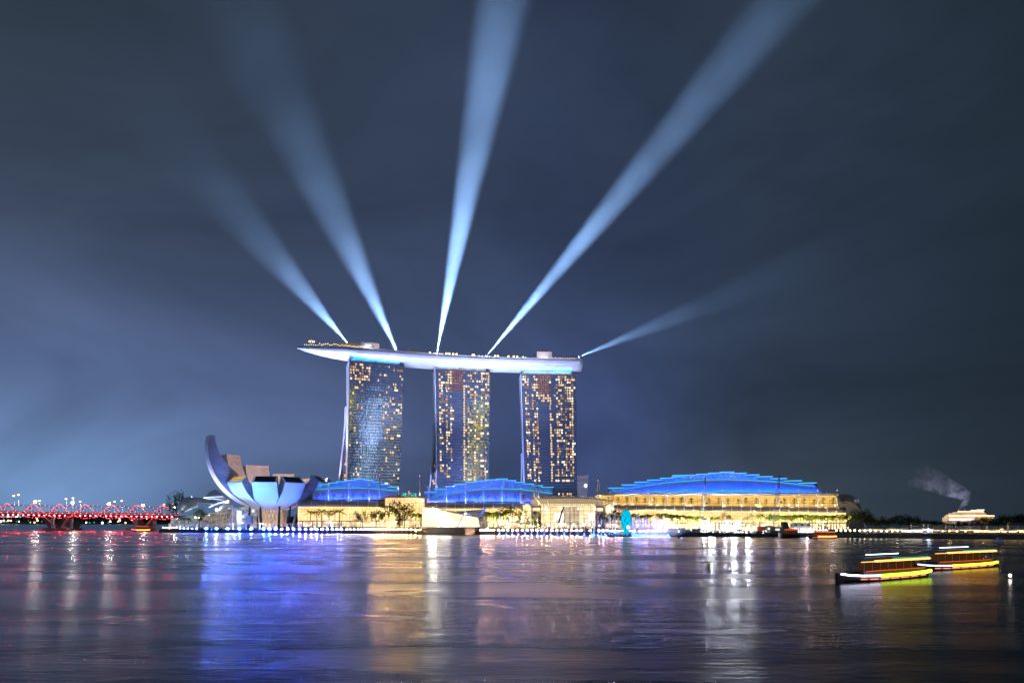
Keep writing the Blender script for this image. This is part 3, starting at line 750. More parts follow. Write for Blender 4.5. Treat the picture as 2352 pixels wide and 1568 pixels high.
petal(26, 47, 49, radians(74), 11, 12, 10, 0.35)
petal(60, 56, 51, radians(74), 10, 12, 10, 0.35)
petal(94, 61, 51.5, radians(76), 11, 12, 8, 0.3, None)
petal(-127, 55, 80, radians(88), 11, 11, 7, 0.2, None)
petal(-160, 52, 69, radians(80), 13, 11, 8, 0.2, None)
petal(163, 48, 60, radians(78), 12, 11, 8, 0.2, None)
petal(130, 50, 54, radians(76), 11, 11, 8, 0.2, None)
mb = MB()
for k in range(26):                                # lattice core
    for sg in (1, -1):
        a0 = 2*pi*k/26; a1 = a0+sg*0.55
        mb.tube([MC+Vector((14*cos(a0), 14*sin(a0), 3)), MC+Vector((15.5*cos(a1), 15.5*sin(a1), 24.5))], 0.42, 5)
mb.build('lattice_core', OFFW, mus)
mb = MB(); mb.loft([[MC+Vector((11*cos(a), 11*sin(a), z)) for a in [2*pi*k/20 for k in range(20)]] for z in (3, 24)]); mb.build('core_glass', lit_glass('core_glass', (0.8, 0.5, 0.25, 1), (1.0, 0.78, 0.5, 1), 0.9, 3, 5, 0.3, 0.3, (0.2, 0.15, 0.1, 1), 0.6, 0.2), mus)
MC0 = MC
for px0, px1, off in [(600, 598, -24), (640, 642, -24), (661, 667, -20), (672, 684, -12), (570, 574, -16), (551, 549, -5)]:
    mb = MB(); b0 = PG(px0, MC.y+off, 3); t0 = PG(px1, MC.y+off*0.9, 27); mb.tube([b0, t0], 1.5, 8, 1.0); mb.build('leg', DARK if off < -15 else STEEL, mus)
MB_ = (0.09, 0.27, 1.0)
for dx, fy, az_, pw in [(-20, 622, 46, 260000), (-10, 621, 46, 260000), (20, 620, 46, 260000), (48, 620, 46, 220000)]:
    floodlight((MC.x+dx, fy, 3.4), (MC.x+dx*0.8, MC.y-38, az_), pw*0.85, MB_, radians(84), 'blue floodlight on the lawn aimed up at the lotus museum', 'museum floodlights', 0.9)
floodlight((MC.x-100, 690, 3.4), (MC.x-55, MC.y-6, 52), 300000, (0.18, 0.36, 1.0), radians(90), 'blue floodlight left of the museum aimed at its tall petal', None, 0.8)
floodlight((MC.x+80, 640, 3.4), (MC.x+62, MC.y-10, 42), 260000, (0.35, 0.42, 1.0), radians(60), 'floodlight aimed at the rightmost petal of the lotus museum', None, 0.9)
floodlight((MC.x-40, 625, 3.4), (MC.x-60, MC.y, 70), 300000, (1, 0.86, 0.76), radians(38), 'added warm fill lamp in place of ambient light on the tall petal side', None, 0.9)  # added fill in place of warm ambient light on this petal side
for a in range(8): lamp('POINT', 'core_glow', MC+Vector((19*cos(a*pi/4), 19*sin(a*pi/4), 8)), 1300, (1, 0.55, 0.24), mus, shadow_soft_size=1.0)
lamp('POINT', 'inner_glow', MC+Vector((0, -4, 52)), 170000, (1.0, 0.72, 0.68), mus, shadow_soft_size=3.0)
# ================================================================== WATERSIDE MALL
COLM = pmat('column_stone', (0.45, 0.38, 0.30), 0.7, 0, 0.1, 0.3)
BROWN = pmat('brown_cladding', (0.36, 0.29, 0.25), 0.6, 0.1, 0.08, 0.3)
def strip(mb, px0, px1, f_lo, f_hi, n):
    """vertical sheet: f(px)->Vector"""
    for i in range(n):
        a, b = px0+(px1-px0)*i/n, px0+(px1-px0)*(i+1)/n
        mb.poly(f_lo(a), f_lo(b), f_hi(b), f_hi(a))
def slab(mb, px0, px1, v0, v1, z0, z1, n=6):
    rs = []
    for i in range(n+1):
        px = px0+(px1-px0)*i/n; zz0 = z0(px) if callable(z0) else z0; zz1 = z1(px) if callable(z1) else z1
        rs.append([Mz(px, zz0, v0), Mz(px, zz0, v1), Mz(px, zz1, v1), Mz(px, zz1, v0)])
    mb.loft(rs)
def canopy(o, px0, px1, lo, hi, ribs, v_lo=-7, v_hi=7):
    """curved louvred shell; lo(px), hi(px) image rows of its front and back edge"""
    def f(px, s):
        a = s*pi/2; zl = ZP(lo(px), M(px, v_lo).y); zh = ZP(hi(px), M(px, v_hi).y)
        return Mz(px, zl+(zh-zl)*sin(a), v_lo+(v_hi-v_lo)*(1-cos(a)))
    mb = MB(); mb.grid(lambda u, v: f(px0+(px1-px0)*u, v), 24, 8); mb.build('canopy', CANOPY, o, True, thick=0.35)
    mb = MB()
    for px in ribs: mb.tube([f(px, k/8)+Vector((0, 0, 0.35)) for k in range(9)], 0.38, 5)
    mb.build('canopy_ribs', OFFW, o)
    mb = MB()
    for px in ribs: mb.ball(f(px, 0)+Vector((0, 0, -0.4))-MN*0.5, 0.36, 6, 4)
    mb.build('eave_lights', L_WARM2, o)
def wing(label, px0, px1, lo, hi, ribs, shop_py=1195.5, cols=7, glass=MALL, curve=True):
    c = Mz((px0+px1)/2, 3); o = thing('mall_wing', label, 'mall', c)
    zs = lambda px: MZ(px, shop_py).z
    n = 10
    mb = MB(); strip(mb, px0, px1, lambda p: Mz(p, 3.0, 3), lambda p: Mz(p, zs(p)-1.0, 3), n); mb.build('shop_front', SHOP, o)
    mb = MB(); slab(mb, px0, px1, -3.5, 4, lambda p: zs(p)-1.0, lambda p: zs(p)-0.1); mb.build('ledge', BROWN, o)
    mb = MB()
    if curve:
        NV = 6
        def f(u, v):
            px = px0+(px1-px0)*u; zl = zs(px); zh = ZP(lo(px), M(px, -6).y)+0.2
            return Mz(px, zl+(zh-zl)*v, -1.5-4.0*(v**2.2))
        mb.grid(f, n*2, NV)
    mb.build('glass_wall', glass, o)
    mb = MB(); slab(mb, px0, px1, 4.2, 60, 3, lambda p: ZP(hi(p), M(p, 8).y)-1.0, 8); mb.build('body', BROWN, o)
    canopy(o, px0, px1, lo, hi, ribs)
    nw = max(3, int((px1-px0)/60))
    for i in range(nw): lamp('POINT', 'canopy_fill', Mz(px0+(px1-px0)*(i+.5)/nw, MZ(px0, lo(px0), -10).z+1.5, -17), 2200, (0.95, 0.78, 0.85), o, shadow_soft_size=1)  # fill lights added for the canopy shells, no fixtures stand here
    for i in range(cols):
        px = px0+(px1-px0)*(i+0.5)/cols; mb = MB(); z1 = zs(px)-1.0
        mb.tube([Mz(px, 3, -1.5), Mz(px, z1, -1.5)], 0.55, 8); mb.build('column', COLM, o)
    mb = MB()
    for i in range(cols*3):
        px = px0+(px1-px0)*(i+0.5)/(cols*3); mb.ball(Mz(px, zs(px)+0.7, -3.2), 0.42, 6, 4)
    mb.build('ledge_lights', L_WARM2, o)['kind'] = 'stuff'
    return o
L = lambda *pts: (lambda px: interp(px, pts))
wl = wing('left wing of the waterside mall under a brown shell canopy beside the lotus museum', 684, 884, L((640, 1162), (885, 1164)), L((640, 1147), (885, 1150)), [715, 748, 785, 822, 846, 866], 1194.5, 9)
wm = wing('middle wing of the waterside mall behind the crystal pavilion and palms', 975, 1221, L((960, 1166.5), (1230, 1168)), L((960, 1152), (1230, 1155)), [1003, 1026, 1046, 1068, 1088, 1111, 1133, 1155, 1178, 1200], 1197, 8)
wr = wing('long right wing of the waterside mall, yellow glass under a louvred canopy', 1390, 1943, L((1390, 1170.5), (1950, 1176.5)), L((1390, 1158.5), (1950, 1165)), [1418+21.9*k for k in range(24)], 1199, 18)
# blue arched roofs ----------------------------------------------------
def blue_roof(o, steps, base, arc, vf, px_end, power, nlamps, seg_tri=True):
    """steps: (px0, px1, row) of each flat roof step; arc: polyline of (px, row) for the lit curve; base(px) row"""
    pxa, pxb = steps[0][0], px_end
    arcf = L(*arc); N = 28
    zb = lambda px: ZP(base(px), M(px, vf).y)
    def mem(u, v):
        px = pxa+(pxb-pxa)*u; z0 = zb(px); z1 = ZP(arcf(px), M(px, vf+14).y)
        return Mz(px, z0+(z1-z0)*v, vf+14*v**1.6)
    mb = MB(); mb.grid(mem, N, 6); mb.build('roof_membrane', MEMB, o, True, thick=0.2)
    mb = MB(); mb.tube([MZ(p, arcf(p)+0.3, vf+13.5) for p in [pxa+(pxb-pxa)*i/N for i in range(N+1)]], 0.38, 5); mb.build('led_arc', L_CYAN, o)
    mb = MB()                                                  # back wall of the truss zone and the roof behind
    tri = MB()
    for i, (a, b_, row) in enumerate(steps):
        za, zbb = ZP(arcf(a), M(a, vf+14).y), ZP(arcf(b_), M(b_, vf+14).y)
        zt = ZP(row, M((a+b_)/2, vf+17).y)
        mb.poly(Mz(a, za, vf+14.3), Mz(b_, zbb, vf+14.3), Mz(b_, zt, vf+19), Mz(a, zt, vf+19))
        mid = (a+b_)/2
        if seg_tri and zt-ZP(arcf(mid), M(mid, vf+14).y) > 1.0:
            q = MZ(mid, arcf(mid), vf+13.8)
            for e in (a+(b_-a)*0.18, b_-(b_-a)*0.18): tri.tube([q, Mz(e, zt-0.3, vf+15.5)], 0.24, 4)
    mb.build('truss_wall', MEMB, o)
    tri.build('truss_tubes', L_CYAN2, o)
    for i, (a, b_, row) in enumerate(steps):
        zt = ZP(row, M((a+b_)/2, vf+17).y); ex = (b_-a)*0.10
        mb = MB(); slab(mb, a-ex, b_+ex, vf+14.5, vf+75, zt, zt+0.9, 2); rp_ = mb.build('roof_step', WHITE, o)
        mb = MB(); mb.tube([Mz(a-ex, zt+0.45, vf+14.1), Mz(b_+ex, zt+0.45, vf+14.1)], 0.42, 5); mb.build('led_edge', L_CYAN, rp_)
        mb = MB(); mb.poly(Mz(a, zt-14, vf+74), Mz(b_, zt-14, vf+74), Mz(b_, zt, vf+74), Mz(a, zt, vf+74)); mb.build('rear_panel', MEMB, rp_)
    for k in range(nlamps):
        px = pxa+(pxb-pxa)*(k+0.5)/nlamps; p = Mz(px, zb(px)+0.8, vf-9)
        lamp('AREA', 'roof_wash', p, power*1.7, (0.0, 0.05, 1.0), o, p+MN*20+Vector((0, 0, 17)), shape='RECTANGLE', size=(M(pxb, 0)-M(pxa, 0)).length/nlamps*0.9, size_y=2.0)
def steps_from(lst, end): return [(lst[i][0], (lst[i+1][0] if i+1 < len(lst) else end), lst[i][1]) for i in range(len(lst))]
z5 = lambda x: 689+x*.1465; z6 = lambda x: 947.4+x*.1465; yy = lambda y: 1062.3+y*.1465
z7 = lambda x: 1263.3+x*.1465; z8 = lambda x: 1550.3+x*.1831; y8 = lambda y: 1062.3+y*.1831
st1 = steps_from([(z5(x), yy(y)) for x, y in [(200, 370), (335, 347), (455, 324), (585, 303), (725, 284), (865, 263), (1010, 284), (1145, 310), (1260, 347), (1395, 388)]], z5(1535))
blue_roof(wl, st1, L((700, 1146), (920, 1147)), [(z5(x), yy(y)) for x, y in [(200, 425), (330, 410), (600, 395), (900, 390), (1200, 405), (1535, 440)]], 16, z5(1535), 9000, 3)
st2 = steps_from([(z6(x), yy(y)) for x, y in [(205, 465), (365, 420), (525, 381), (685, 346), (845, 315), (1000, 293), (1165, 276), (1320, 263), (1475, 288), (1612, 315), (1752, 342), (1892, 368), (2030, 393)]], z6(2195))
blue_roof(wm, st2, L((970, 1150.5), (1270, 1152)), [(z6(x), yy(y)) for x, y in [(205, 590), (440, 510), (700, 462), (940, 426), (1200, 408), (1400, 405), (1700, 415), (1950, 445), (2195, 482)]], 16, z6(2195), 11000, 4)
st3 = steps_from([(z7(930), yy(405)), (z7(1140), yy(355)), (z7(1340), yy(312)), (z7(1540), yy(280)), (z7(1740), yy(251)), (z7(1920), yy(230)), (z7(2110), yy(207)), (z8(-20), y8(183)), (z8(130), y8(163)), (z8(280), y8(151)), (z8(430), y8(137)), (z8(572), y8(125)), (z8(729), y8(139)), (z8(885), y8(160)), (z8(1045), y8(182)), (z8(1212), y8(206)), (z8(1388), y8(234)), (z8(1575), y8(262))], z8(1760))
blue_roof(wr, st3, L((1395, 1132.5), (1930, 1130.5)), [(z7(930), yy(470)), (z7(1140), yy(425)), (z7(1540), yy(352)), (z7(1920), yy(300)), (z7(2290), yy(278)), (z8(0), y8(243)), (z8(330), y8(215)), (z8(640), y8(208)), (z8(950), y8(218)), (z8(1300), y8(242)), (z8(1760), y8(297))], 24, z8(1760), 9500, 7)
mb = MB()                                                       # sloping tail of the big roof
mb.grid(lambda u, v: Mz(1872+u*44, ZP(1131, M(1890, 24).y)+v*(1-u)**1.6*(ZP(1117, M(1890, 38).y)-ZP(1131, M(1890, 24).y)), 24+14*v), 8, 4); mb.build('roof_tail', MEMB, wr, thick=0.2)
p = Mz(1895, ZP(1131, 540)+0.4, 18); lamp('AREA', 'roof_wash', p, 7000, (0.0, 0.04, 1.0), wr, p+MN*8+Vector((0, 0, 4)), shape='RECTANGLE', size=14, size_y=1)
# upper glass hall below the big roof
mb = MB(); strip(mb, 1366, 1921, lambda p: MZ(p, 1165, 14), lambda p: MZ(p, 1136.5, 14), 16); mb.build('upper_glass', HALL, wr)
mb = MB(); strip(mb, 1392, 1941, lambda p: MZ(p, interp(p, [(1390, 1158.5), (1950, 1165)]), 7), lambda p: MZ(p, interp(p, [(1390, 1158.5), (1950, 1165)])-0.5, 14), 16); mb.build('terrace', CONC, wr)
mb = MB(); rs = []
for i in range(25):
    px = 1365+(1924-1365)*i/24; c = MZ(px, 1134, 10.5); rs.append([c+MN*(3.0*cos(a))*1.4+Vector((0, 0, 1.35*sin(a))) for a in [2*pi*k/10 for k in range(10)]])
mb.loft(rs); mb.build('fascia', BOXM, wr, True)
mb = MB(); slab(mb, 1364, 1922, 15, 70, 20, lambda p: ZP(1134, M(p, 14).y), 8); mb.build('hall_body', BROWN, wr)
mb = MB()
for i in range(40): mb.ball(MZ(1400+i*12.8, 1131.2, 8), 0.33, 6, 4)
mb.build('blue_eave_lights', L_BLUE, wr)['kind'] = 'stuff'
for i in range(7): lamp('POINT', 'terrace_glow', MZ(1430+i*78, 1158, 4.5), 700, (1, 0.7, 0.3), wr, shadow_soft_size=1)

# glass block left of the crystal pavilion -----------------------------
gb = thing('glass_block', 'tall yellow glass block with a curved brown roof between two mall wings', 'mall', Mz(930, 3))
mb = MB(); strip(mb, 885, 975, lambda p: Mz(p, 3, -2.5), lambda p: MZ(p, 1194.5, -2.5), 4); mb.build('shop_front', SHOP, gb)
mb = MB(); strip(mb, 885, 975, lambda p: MZ(p, 1194, -3), lambda p: MZ(p, 1142.5, -3), 4); mb.build('glass_wall', MALL, gb)
mb = MB(); slab(mb, 885.2, 974.8, -2, 40, 3, lambda p: MZ(p, 1143, -2).z, 4); mb.build('body', BROWN, gb)
rf = L((868, 1146), (884, 1140.5), (905, 1138), (940, 1138.5), (985, 1142))
mb = MB(); rs = []
for i in range(13):
    px = 868+(986-868)*i/12; z = MZ(px, rf(px), -6).z; rs.append([Mz(px, z-1.2, -7), Mz(px, z-1.2, 42), Mz(px, z+0.1, 42), Mz(px, z+0.1, -7)])
mb.loft(rs); mb.build('roof', BROWN, gb)
mb = MB(); slab(mb, 885, 975, -5, -2.2, lambda p: MZ(p, 1195.6, -3).z, lambda p: MZ(p, 1194.0, -3).z, 4); mb.build('ledge', BROWN, gb)
mb = MB()
for a, b_ in [(888, 912), (912, 936), (936, 960)]:
    mb.tube([MZ(a, 1157, -3.4), MZ((a+b_)/2, 1145, -3.4), MZ(b_, 1157, -3.4)], 0.22, 4)
mb.build('bracing', OFFW, gb)

# entrance hall with the arched roof ------------------------------------
xa = lambda x: 1177+x*.10986; ya = lambda y: 1125.4+y*.10986
at = thing('entrance_hall', 'bright entrance hall with a wide bowed roof on curved ribs behind the fountains', 'mall', Mz(1305, 3))
mb = MB(); strip(mb, 1243, 1367.5, lambda p: Mz(p, 3, -10), lambda p: MZ(p, 1160.3, -10), 8); mb.build('glass_wall', ATRG, at)
mb = MB(); slab(mb, 1243.3, 1367, -9, 40, 3, lambda p: MZ(p, 1160.5, -9).z, 5); mb.build('body', BROWN, at)
mb = MB(); slab(mb, 1219, 1392, -13, 30, lambda p: MZ(p, 1160.3, -10).z, lambda p: MZ(p, 1159.0, -10).z, 8); mb.build('floor_slab', OFFW, at)
for a, b_ in [(1221.5, 1242.6), (1368, 1387)]:
    mb = MB(); slab(mb, a, b_, -12, 30, 3, lambda p: MZ(p, 1160.6, -10).z, 2); py_ = mb.build('pylon', BROWN, at)
    mb = MB(); strip(mb, a+2, b_-2, lambda p: MZ(p, 1173.5, -12.15), lambda p: MZ(p, 1166, -12.15), 1); mb.build('pylon_window', ATRG, py_)
rf = L((1199, 1146.2), (1222, 1143.2), (1250, 1140.6), (1293, 1139), (1340, 1140.3), (1378, 1143.6), (1413, 1149.2))
mb = MB(); rs = []
for i in range(21):
    px = 1199+(1413-1199)*i/20; z = MZ(px, rf(px), -14).z; e = 0.35+1.3*sin(pi*i/20)
    rs.append([Mz(px, z-e, -15), Mz(px, z-e, 30), Mz(px, z, 30), Mz(px, z, -15)])
mb.loft(rs); mb.build('bowed_roof', BROWN, at)
mb = MB(); strip(mb, 1222, 1385, lambda p: MZ(p, 1158.9, 0), lambda p: MZ(p, rf(p)+2.2, -4), 10)
LOUV = lit_glass('louvre_screen', (0.8, 0.55, 0.25, 1), (1.0, 0.8, 0.5, 1), 0.62, 30, 1.5, 0.1, 0.45, (0.3, 0.24, 0.2, 1), 0.6, 0.08)
mb.build('louvre_screen', LOUV, at)
rl = MB()
for zt_, zb_ in [(330, 420), (500, 585), (700, 750), (890, 915), (1070, 1078), (1250, 1245), (1440, 1410), (1640, 1580), (1830, 1750), (2010, 1915)]:
    t0 = MZ(xa(zt_), rf(xa(zt_))+1.5, -13); b0 = MZ(xa(zb_), 1158.8, -11); md = t0.lerp(b0, 0.45)-MN*1.2+(Vector((1, 0, 0))*(0.6 if zb_ > zt_ else -0.6))
    mb = MB(); mb.tube([t0, md, b0], 0.42, 6); mb.build('rib', OFFW, at)
    for dx in (-0.9, 0.9): rl.ball(t0+Vector((dx, -1.0, 0.3)), 0.5, 6, 4)
for i in range(28): rl.ball(MZ(1237+i*4.7, 1158.0, -11.5), 0.45, 6, 4)
rl.build('roof_lights', L_WARM2, at)
mb = MB(); strip(mb, 1273.7, 1294, lambda p: MZ(p, 1192, -10.3), lambda p: MZ(p, 1178.2, -10.3), 1); mb.build('screen', emat('screen_white', (1.0, 0.93, 0.78, 1), 2.2), at)
mb = MB(); strip(mb, 1243, 1367, lambda p: Mz(p, 3, -10.4), lambda p: MZ(p, 1205.5, -10.4), 8); mb.build('shop_front', SHOP, at)
mb = MB(); slab(mb, 1228, 1367, -16, -9, lambda p: MZ(p, 1204.2, -10).z, lambda p: MZ(p, 1203, -10).z, 4); mb.build('awning', OFFW, at)
mb = MB()
for k in range(16):
    mb.tube([MZ(1298, 1164+k*2.6, -10.5), MZ(1330, 1164+k*2.6, -10.5)], 0.28, 4)
for px in (1297, 1308, 1319, 1330): mb.tube([Mz(px, 4, -10.7), MZ(px, 1163, -10.7)], 0.4, 5)
mb.build('stair_rails', OFFW, at)
mb = MB(); mb.tube([Mz(1283, 10, -10.8), MZ(1294, 1163.5, -10.8)], 0.8, 6); mb.build('slanted_column', DARK, at)
SGN = emat('sign_white', (1, 0.95, 0.85, 1), 3.0); SGK = pmat('sign_letters', (0.01, 0.01, 0.01), 0.5)
def text_mesh(name, s, size, loc, rot, mat, parent, depth=0.05):
    cu = bpy.data.curves.new(name, 'FONT'); cu.body = s; cu.size = size; cu.align_x = 'CENTER'; cu.align_y = 'CENTER'; cu.extrude = depth
    to = bpy.data.objects.new(name, cu); me = bpy.data.meshes.new_from_object(to); bpy.data.objects.remove(to)
    me.materials.clear(); me.materials.append(mat)
    o = bpy.data.objects.new(name, me); COL.objects.link(o); o.rotation_euler = (pi/2, 0, rot); o.parent = parent; o.location = Vector(loc)-ORG[parent]; ORG[o] = Vector(loc); return o
for i, (r0, r1, txt) in enumerate([(1179, 1182.6, None), (1184.6, 1188.2, 'CHANEL'), (1190, 1193.6, None)]):
    mb = MB(); slab(mb, 1351.7, 1366.3, -10.9, -10.4, MZ(1359, r1, -10.6).z, MZ(1359, r0, -10.6).z, 1)
    sg = mb.build('shop_sign', SGN, at)
    if txt: text_mesh('sign_lettering', txt, 1.55, MZ(1359, (r0+r1)/2, -11.1), MA, SGK, sg)
for cxp, hw_ in [(1210.5, 11.0), (1400.5, 11.0)]:
    ar = MB(); pts = []
    for k in range(13):
        a = pi*k/12; pts.append(MZ(cxp-hw_*cos(a), 1171-15*sin(a)**0.8, -9.5))
    ar.tube([MZ(cxp-hw_, 1200, -9.5)]+pts+[MZ(cxp+hw_, 1200, -9.5)], 0.7, 6); po = ar.build('arch_portal', OFFW, at)
    gm = MB(); gm.poly(*([MZ(cxp-hw_*.93, 1200, -9.2)]+[MZ(cxp-hw_*.93*cos(pi*k/12), 1171-14*sin(pi*k/12)**0.8, -9.2) for k in range(13)]+[MZ(cxp+hw_*.93, 1200, -9.2)])[::-1])
    gm.build('arch_glass', ATRG, po)

for px in (1230, 1270, 1310, 1350, 1385): lamp('POINT', 'hall_front_fill', MZ(px, 1166, -30), 2000, (1, 0.8, 0.6), at, shadow_soft_size=1)  # fill lights added to brighten the hall roof and front
lamp('POINT', 'block_wash', MZ(930, 1146, -22), 2000, (1, 0.8, 0.6), gb, shadow_soft_size=1)
# masts on the roofs ------------------------------------------------------
MASTW = pmat('mast_white', (0.72, 0.66, 0.58), 0.5)
def mast(px, top, bot, v, label, group, kind='pole', r=0.5):
    b = MZ(px, bot, v); tp = MZ(px, top, v); o = thing('mast', label, 'mast', b, group); h = (tp-b).length
    mb = MB()
    if kind == 'pole': mb.tube([b, b.lerp(tp, 0.3), b.lerp(tp, 0.7), tp], [r*0.6, r, r, r*0.35], 7)
    elif kind == 'lean': mb.tube([b, b.lerp(tp, 0.5), tp], [r, r*1.2, r*0.5], 7)
    else:
        for dx in (-0.16, 0.16): mb.tube([b+MD*h*dx, tp], r*1.2, 6, r*0.7)
    mb.build('pole', MASTW, o)
    lamp('POINT', 'mast_light', b+Vector((0.4, -2.2, 1.0)), 36*h, (1, 0.75, 0.5), o, shadow_soft_size=0.4)
    mb = MB(); mb.ball(tp+Vector((0, 0, 0.3)), 0.30, 6, 4); mb.build('tip_light', L_PINK if kind == 'lean' else L_WARM2, o)
    mb = MB(); sp_ = h*(0.55 if kind != 'pole' else 0.32)
    for dx in (-1, 1): mb.tube([tp, b+MD*dx*sp_+MN*3], 0.10, 4)
    mb.build('cable', STEEL, o); return o
gM = 'slim masts along the left and middle blue roofs'
for px, tpy, bpy_ in [(755, 1113, 1147), (801, 1112, 1147), (848, 1114, 1148), (983, 1118, 1150), (1026, 1118, 1151), (1069, 1118, 1152), (1111, 1118, 1152), (1153, 1120, 1153), (1196, 1122, 1154)]: mast(px, tpy, bpy_, 9, 'slim white spindle mast standing before the %s blue roof' % ('left' if px < 900 else 'middle'), gM)
mast(872, 1091.5, 1148.5, 10, 'tall white mast at the right end of the left blue roof', None, 'lean', 0.75)
mast(964, 1093, 1138.5, 6, 'tall white mast with red tip on the glass block roof', None, 'lean', 0.75)
mast(1232, 1101, 1145, 12, 'white A shaped mast left of the bowed entrance roof', None, 'a', 0.6)
mast(1374, 1103.5, 1142, 12, 'white A shaped mast right of the bowed entrance roof', None, 'a', 0.6)
for px in [1408, 1449, 1491, 1532.6, 1574.5, 1616, 1659, 1702, 1745, 1789, 1833, 1878, 1923]:
    mast(px, 1126, 1162 if px > 1500 else 1159.5, 8.5, 'slim white mast standing before the yellow upper hall glass', 'masts before the upper hall')
for px, lbl in []: pass

# louvred building peeping out beside the right tower
lv = thing('louvred_building', 'narrow louvred building with slanted top right of the right tower', 'building', PG(1338, 830, 3))
Y = 830; a0, a1, b1, b0 = P(1326, 1150, Y), P(1346, 1150, Y), P(1351.5, 1089.5, Y), P(1326, 1093, Y)
mb = MB(); dn = Vector((0, 18, 0)); mb.box8([a0, a1, a1+dn, a0+dn], [b0, b1, b1+dn, b0+dn]); mb.build('wall', lit_glass('louvre_dim', (0.10, 0.12, 0.22, 1), (0.22, 0.22, 0.34, 1), 0.8, 40, 1.9, 0.1, 0.7, (0.3, 0.3, 0.36, 1), 0.7, 0.1), lv)
mb = MB(); mb.tube([b0, b1], 0.7, 5); mb.tube([a1, b1], 0.5, 5); mb.build('edge_trim', WHITE, lv)
lamp('POINT', 'trim_glow', P(1356, 1110, Y-25), 6000, (0.8, 0.8, 1), lv, shadow_soft_size=2)

# crystal pavilion on the water ----------------------------------------------
cp = thing('crystal_pavilion', 'faceted glass pavilion glowing cream on a dark hull like base in the water', 'pavilion', PG(1030, 545, 0))
zz6 = lambda x, y: (947.4+x*.1465, 1062.3+y*.1465)
YF = 556
def c6(x, y, Y): px, py = zz6(x, y); return P(px, py, Y)
zb0 = 0.0
A0, A1 = c6(150, 1108, YF+12), c6(835, 1112, YF-14); A2 = c6(1045, 1105, YF-2)
for p in (A0, A1, A2): p.z = -0.5
def up(p, z, dx=0.0): q = p.copy(); q.z = z; q.x += dx; return q
zB = ZP(1062.3+1008*.1465, YF)
bk = Vector((10, 46, 0))
mb = MB()
lo = [A0, A1, A2, A2+bk, A0+bk]; hi = [up(p, zB, d_) for p, d_ in zip(lo, (0, -1.5, 1, 1, 0))]
i0 = [mb.V(p) for p in lo]; i1 = [mb.V(p) for p in hi]
for k in range(5): n_ = (k+1) % 5; mb.fi(i0[k], i0[n_], i1[n_], i1[k])
mb.fi(*i1); mb.build('hull_base', pmat('pavilion_base', (0.10, 0.095, 0.085), 0.5, 0.2, 0.15, 0.2), cp)
B0_, B1_ = up(hi[0], zB+0.05), up(hi[1], zB+0.05, -6)
T0_ = c6(152, 688, YF+14); T1_ = c6(808, 815, YF-10)
mb = MB(); mb.grid(lambda u, v: (B0_.lerp(B1_, u)).lerp(T0_.lerp(T1_, u), v), 6, 4); mb.build('front_glass', PAVG, cp)
B2_ = up(hi[2], zB+0.05); T2_ = c6(1030, 855, YF); T3_ = c6(1138, 732, YF+24)
mb = MB(); mb.grid(lambda u, v: (B1_.lerp(B2_, u)).lerp(T1_.lerp(T2_, u), v), 4, 3); mb.build('side_glass', PAVG, cp)
ROOFG = lit_glass('pavilion_roof_glass', (0.05, 0.06, 0.12, 1), (0.35, 0.28, 0.25, 1), 0.7, 2.2, 2.2, 0.3, 0.3, (0.25, 0.24, 0.28, 1), 0.5, 0.1)
T4_ = c6(690, 765, YF+26); T5_ = c6(240, 700, YF+30)
mb = MB(); mb.poly(T1_, T2_, T3_, T4_); mb.build('wing_roof', ROOFG, cp)
mb = MB(); mb.poly(T0_, T1_, T4_, T5_); mb.build('roof', ROOFG, cp)
mb = MB(); mb.poly(B2_, B2_+bk*0.6, T3_, T2_); mb.build('end_glass', ROOFG, cp)
mb = MB(); mb.poly(B0_+bk*0.9, B0_, T0_, T5_); mb.build('west_glass', PAVG, cp)
mb = MB(); mb.poly(B2_+bk*0.6, B0_+bk*0.9, T5_, T4_, T3_); mb.build('rear_wall', BROWN, cp)
mb = MB()
for a, b_ in ((T0_, T1_), (T1_, T2_), (T2_, T3_), (T3_, T4_), (T0_, B0_), (T1_, B1_), (T2_, B2_)): mb.tube([a, b_], 0.35, 5)
for k in range(1, 10): mb.tube([T1_.lerp(T2_, k/10), T4_.lerp(T3_, k/10)], 0.15, 4)
mb.build('frame', STEEL, cp)
mb = MB(); fn_ = (T3_-T2_).normalized(); mb.box8([T2_.lerp(T3_, .1), T3_, T3_+Vector((.5, 1, 0)), T2_.lerp(T3_, .1)+Vector((.5, 1, 0))], [T2_.lerp(T3_, .1)+Vector((0, 0, 1.2)), T3_+Vector((0, 0, 2)), T3_+Vector((.5, 1, 2)), T2_.lerp(T3_, .1)+Vector((.5, 1, 1.2))]); mb.build('blue_fin', emat('led_deep_blue', (0.02, 0.12, 1, 1), 1.0), cp)
sgp = c6(320, 795, YF-3); mb = MB(); q = 6.1
dv = (B1_-B0_).normalized()
mb.box((sgp.x, sgp.y-1.2, sgp.z), (q, 0.5, q), atan2(dv.y, dv.x)); 
for sx in (-1, 1):
    for sz in (-1, 1): mb.box((sgp.x+sx*q*0.42*dv.x, sgp.y-1.3+sx*q*0.42*dv.y, sgp.z+sz*q*0.42), (q*0.36, 0.5, q*0.36), atan2(dv.y, dv.x))
mb.build('glowing_emblem', emat('emblem_light', (1, 0.93, 0.78, 1), 75), cp)
mb = MB(); mb.box((A2.x+6, A2.y+2, 1.2), (14, 5, 1.2), 0.1); mb.tube([A2+Vector((8, 2, 1.5)), A2+Vector((20, 10, 8))], 0.8, 5); mb.build('gangway', STEEL, cp)
for k in range(4): lamp('POINT', 'pavilion_glow', B0_.lerp(B1_, 0.2+k*0.2)+Vector((0, -7, 5)), 1800, (1, 0.85, 0.6), cp, shadow_soft_size=1)
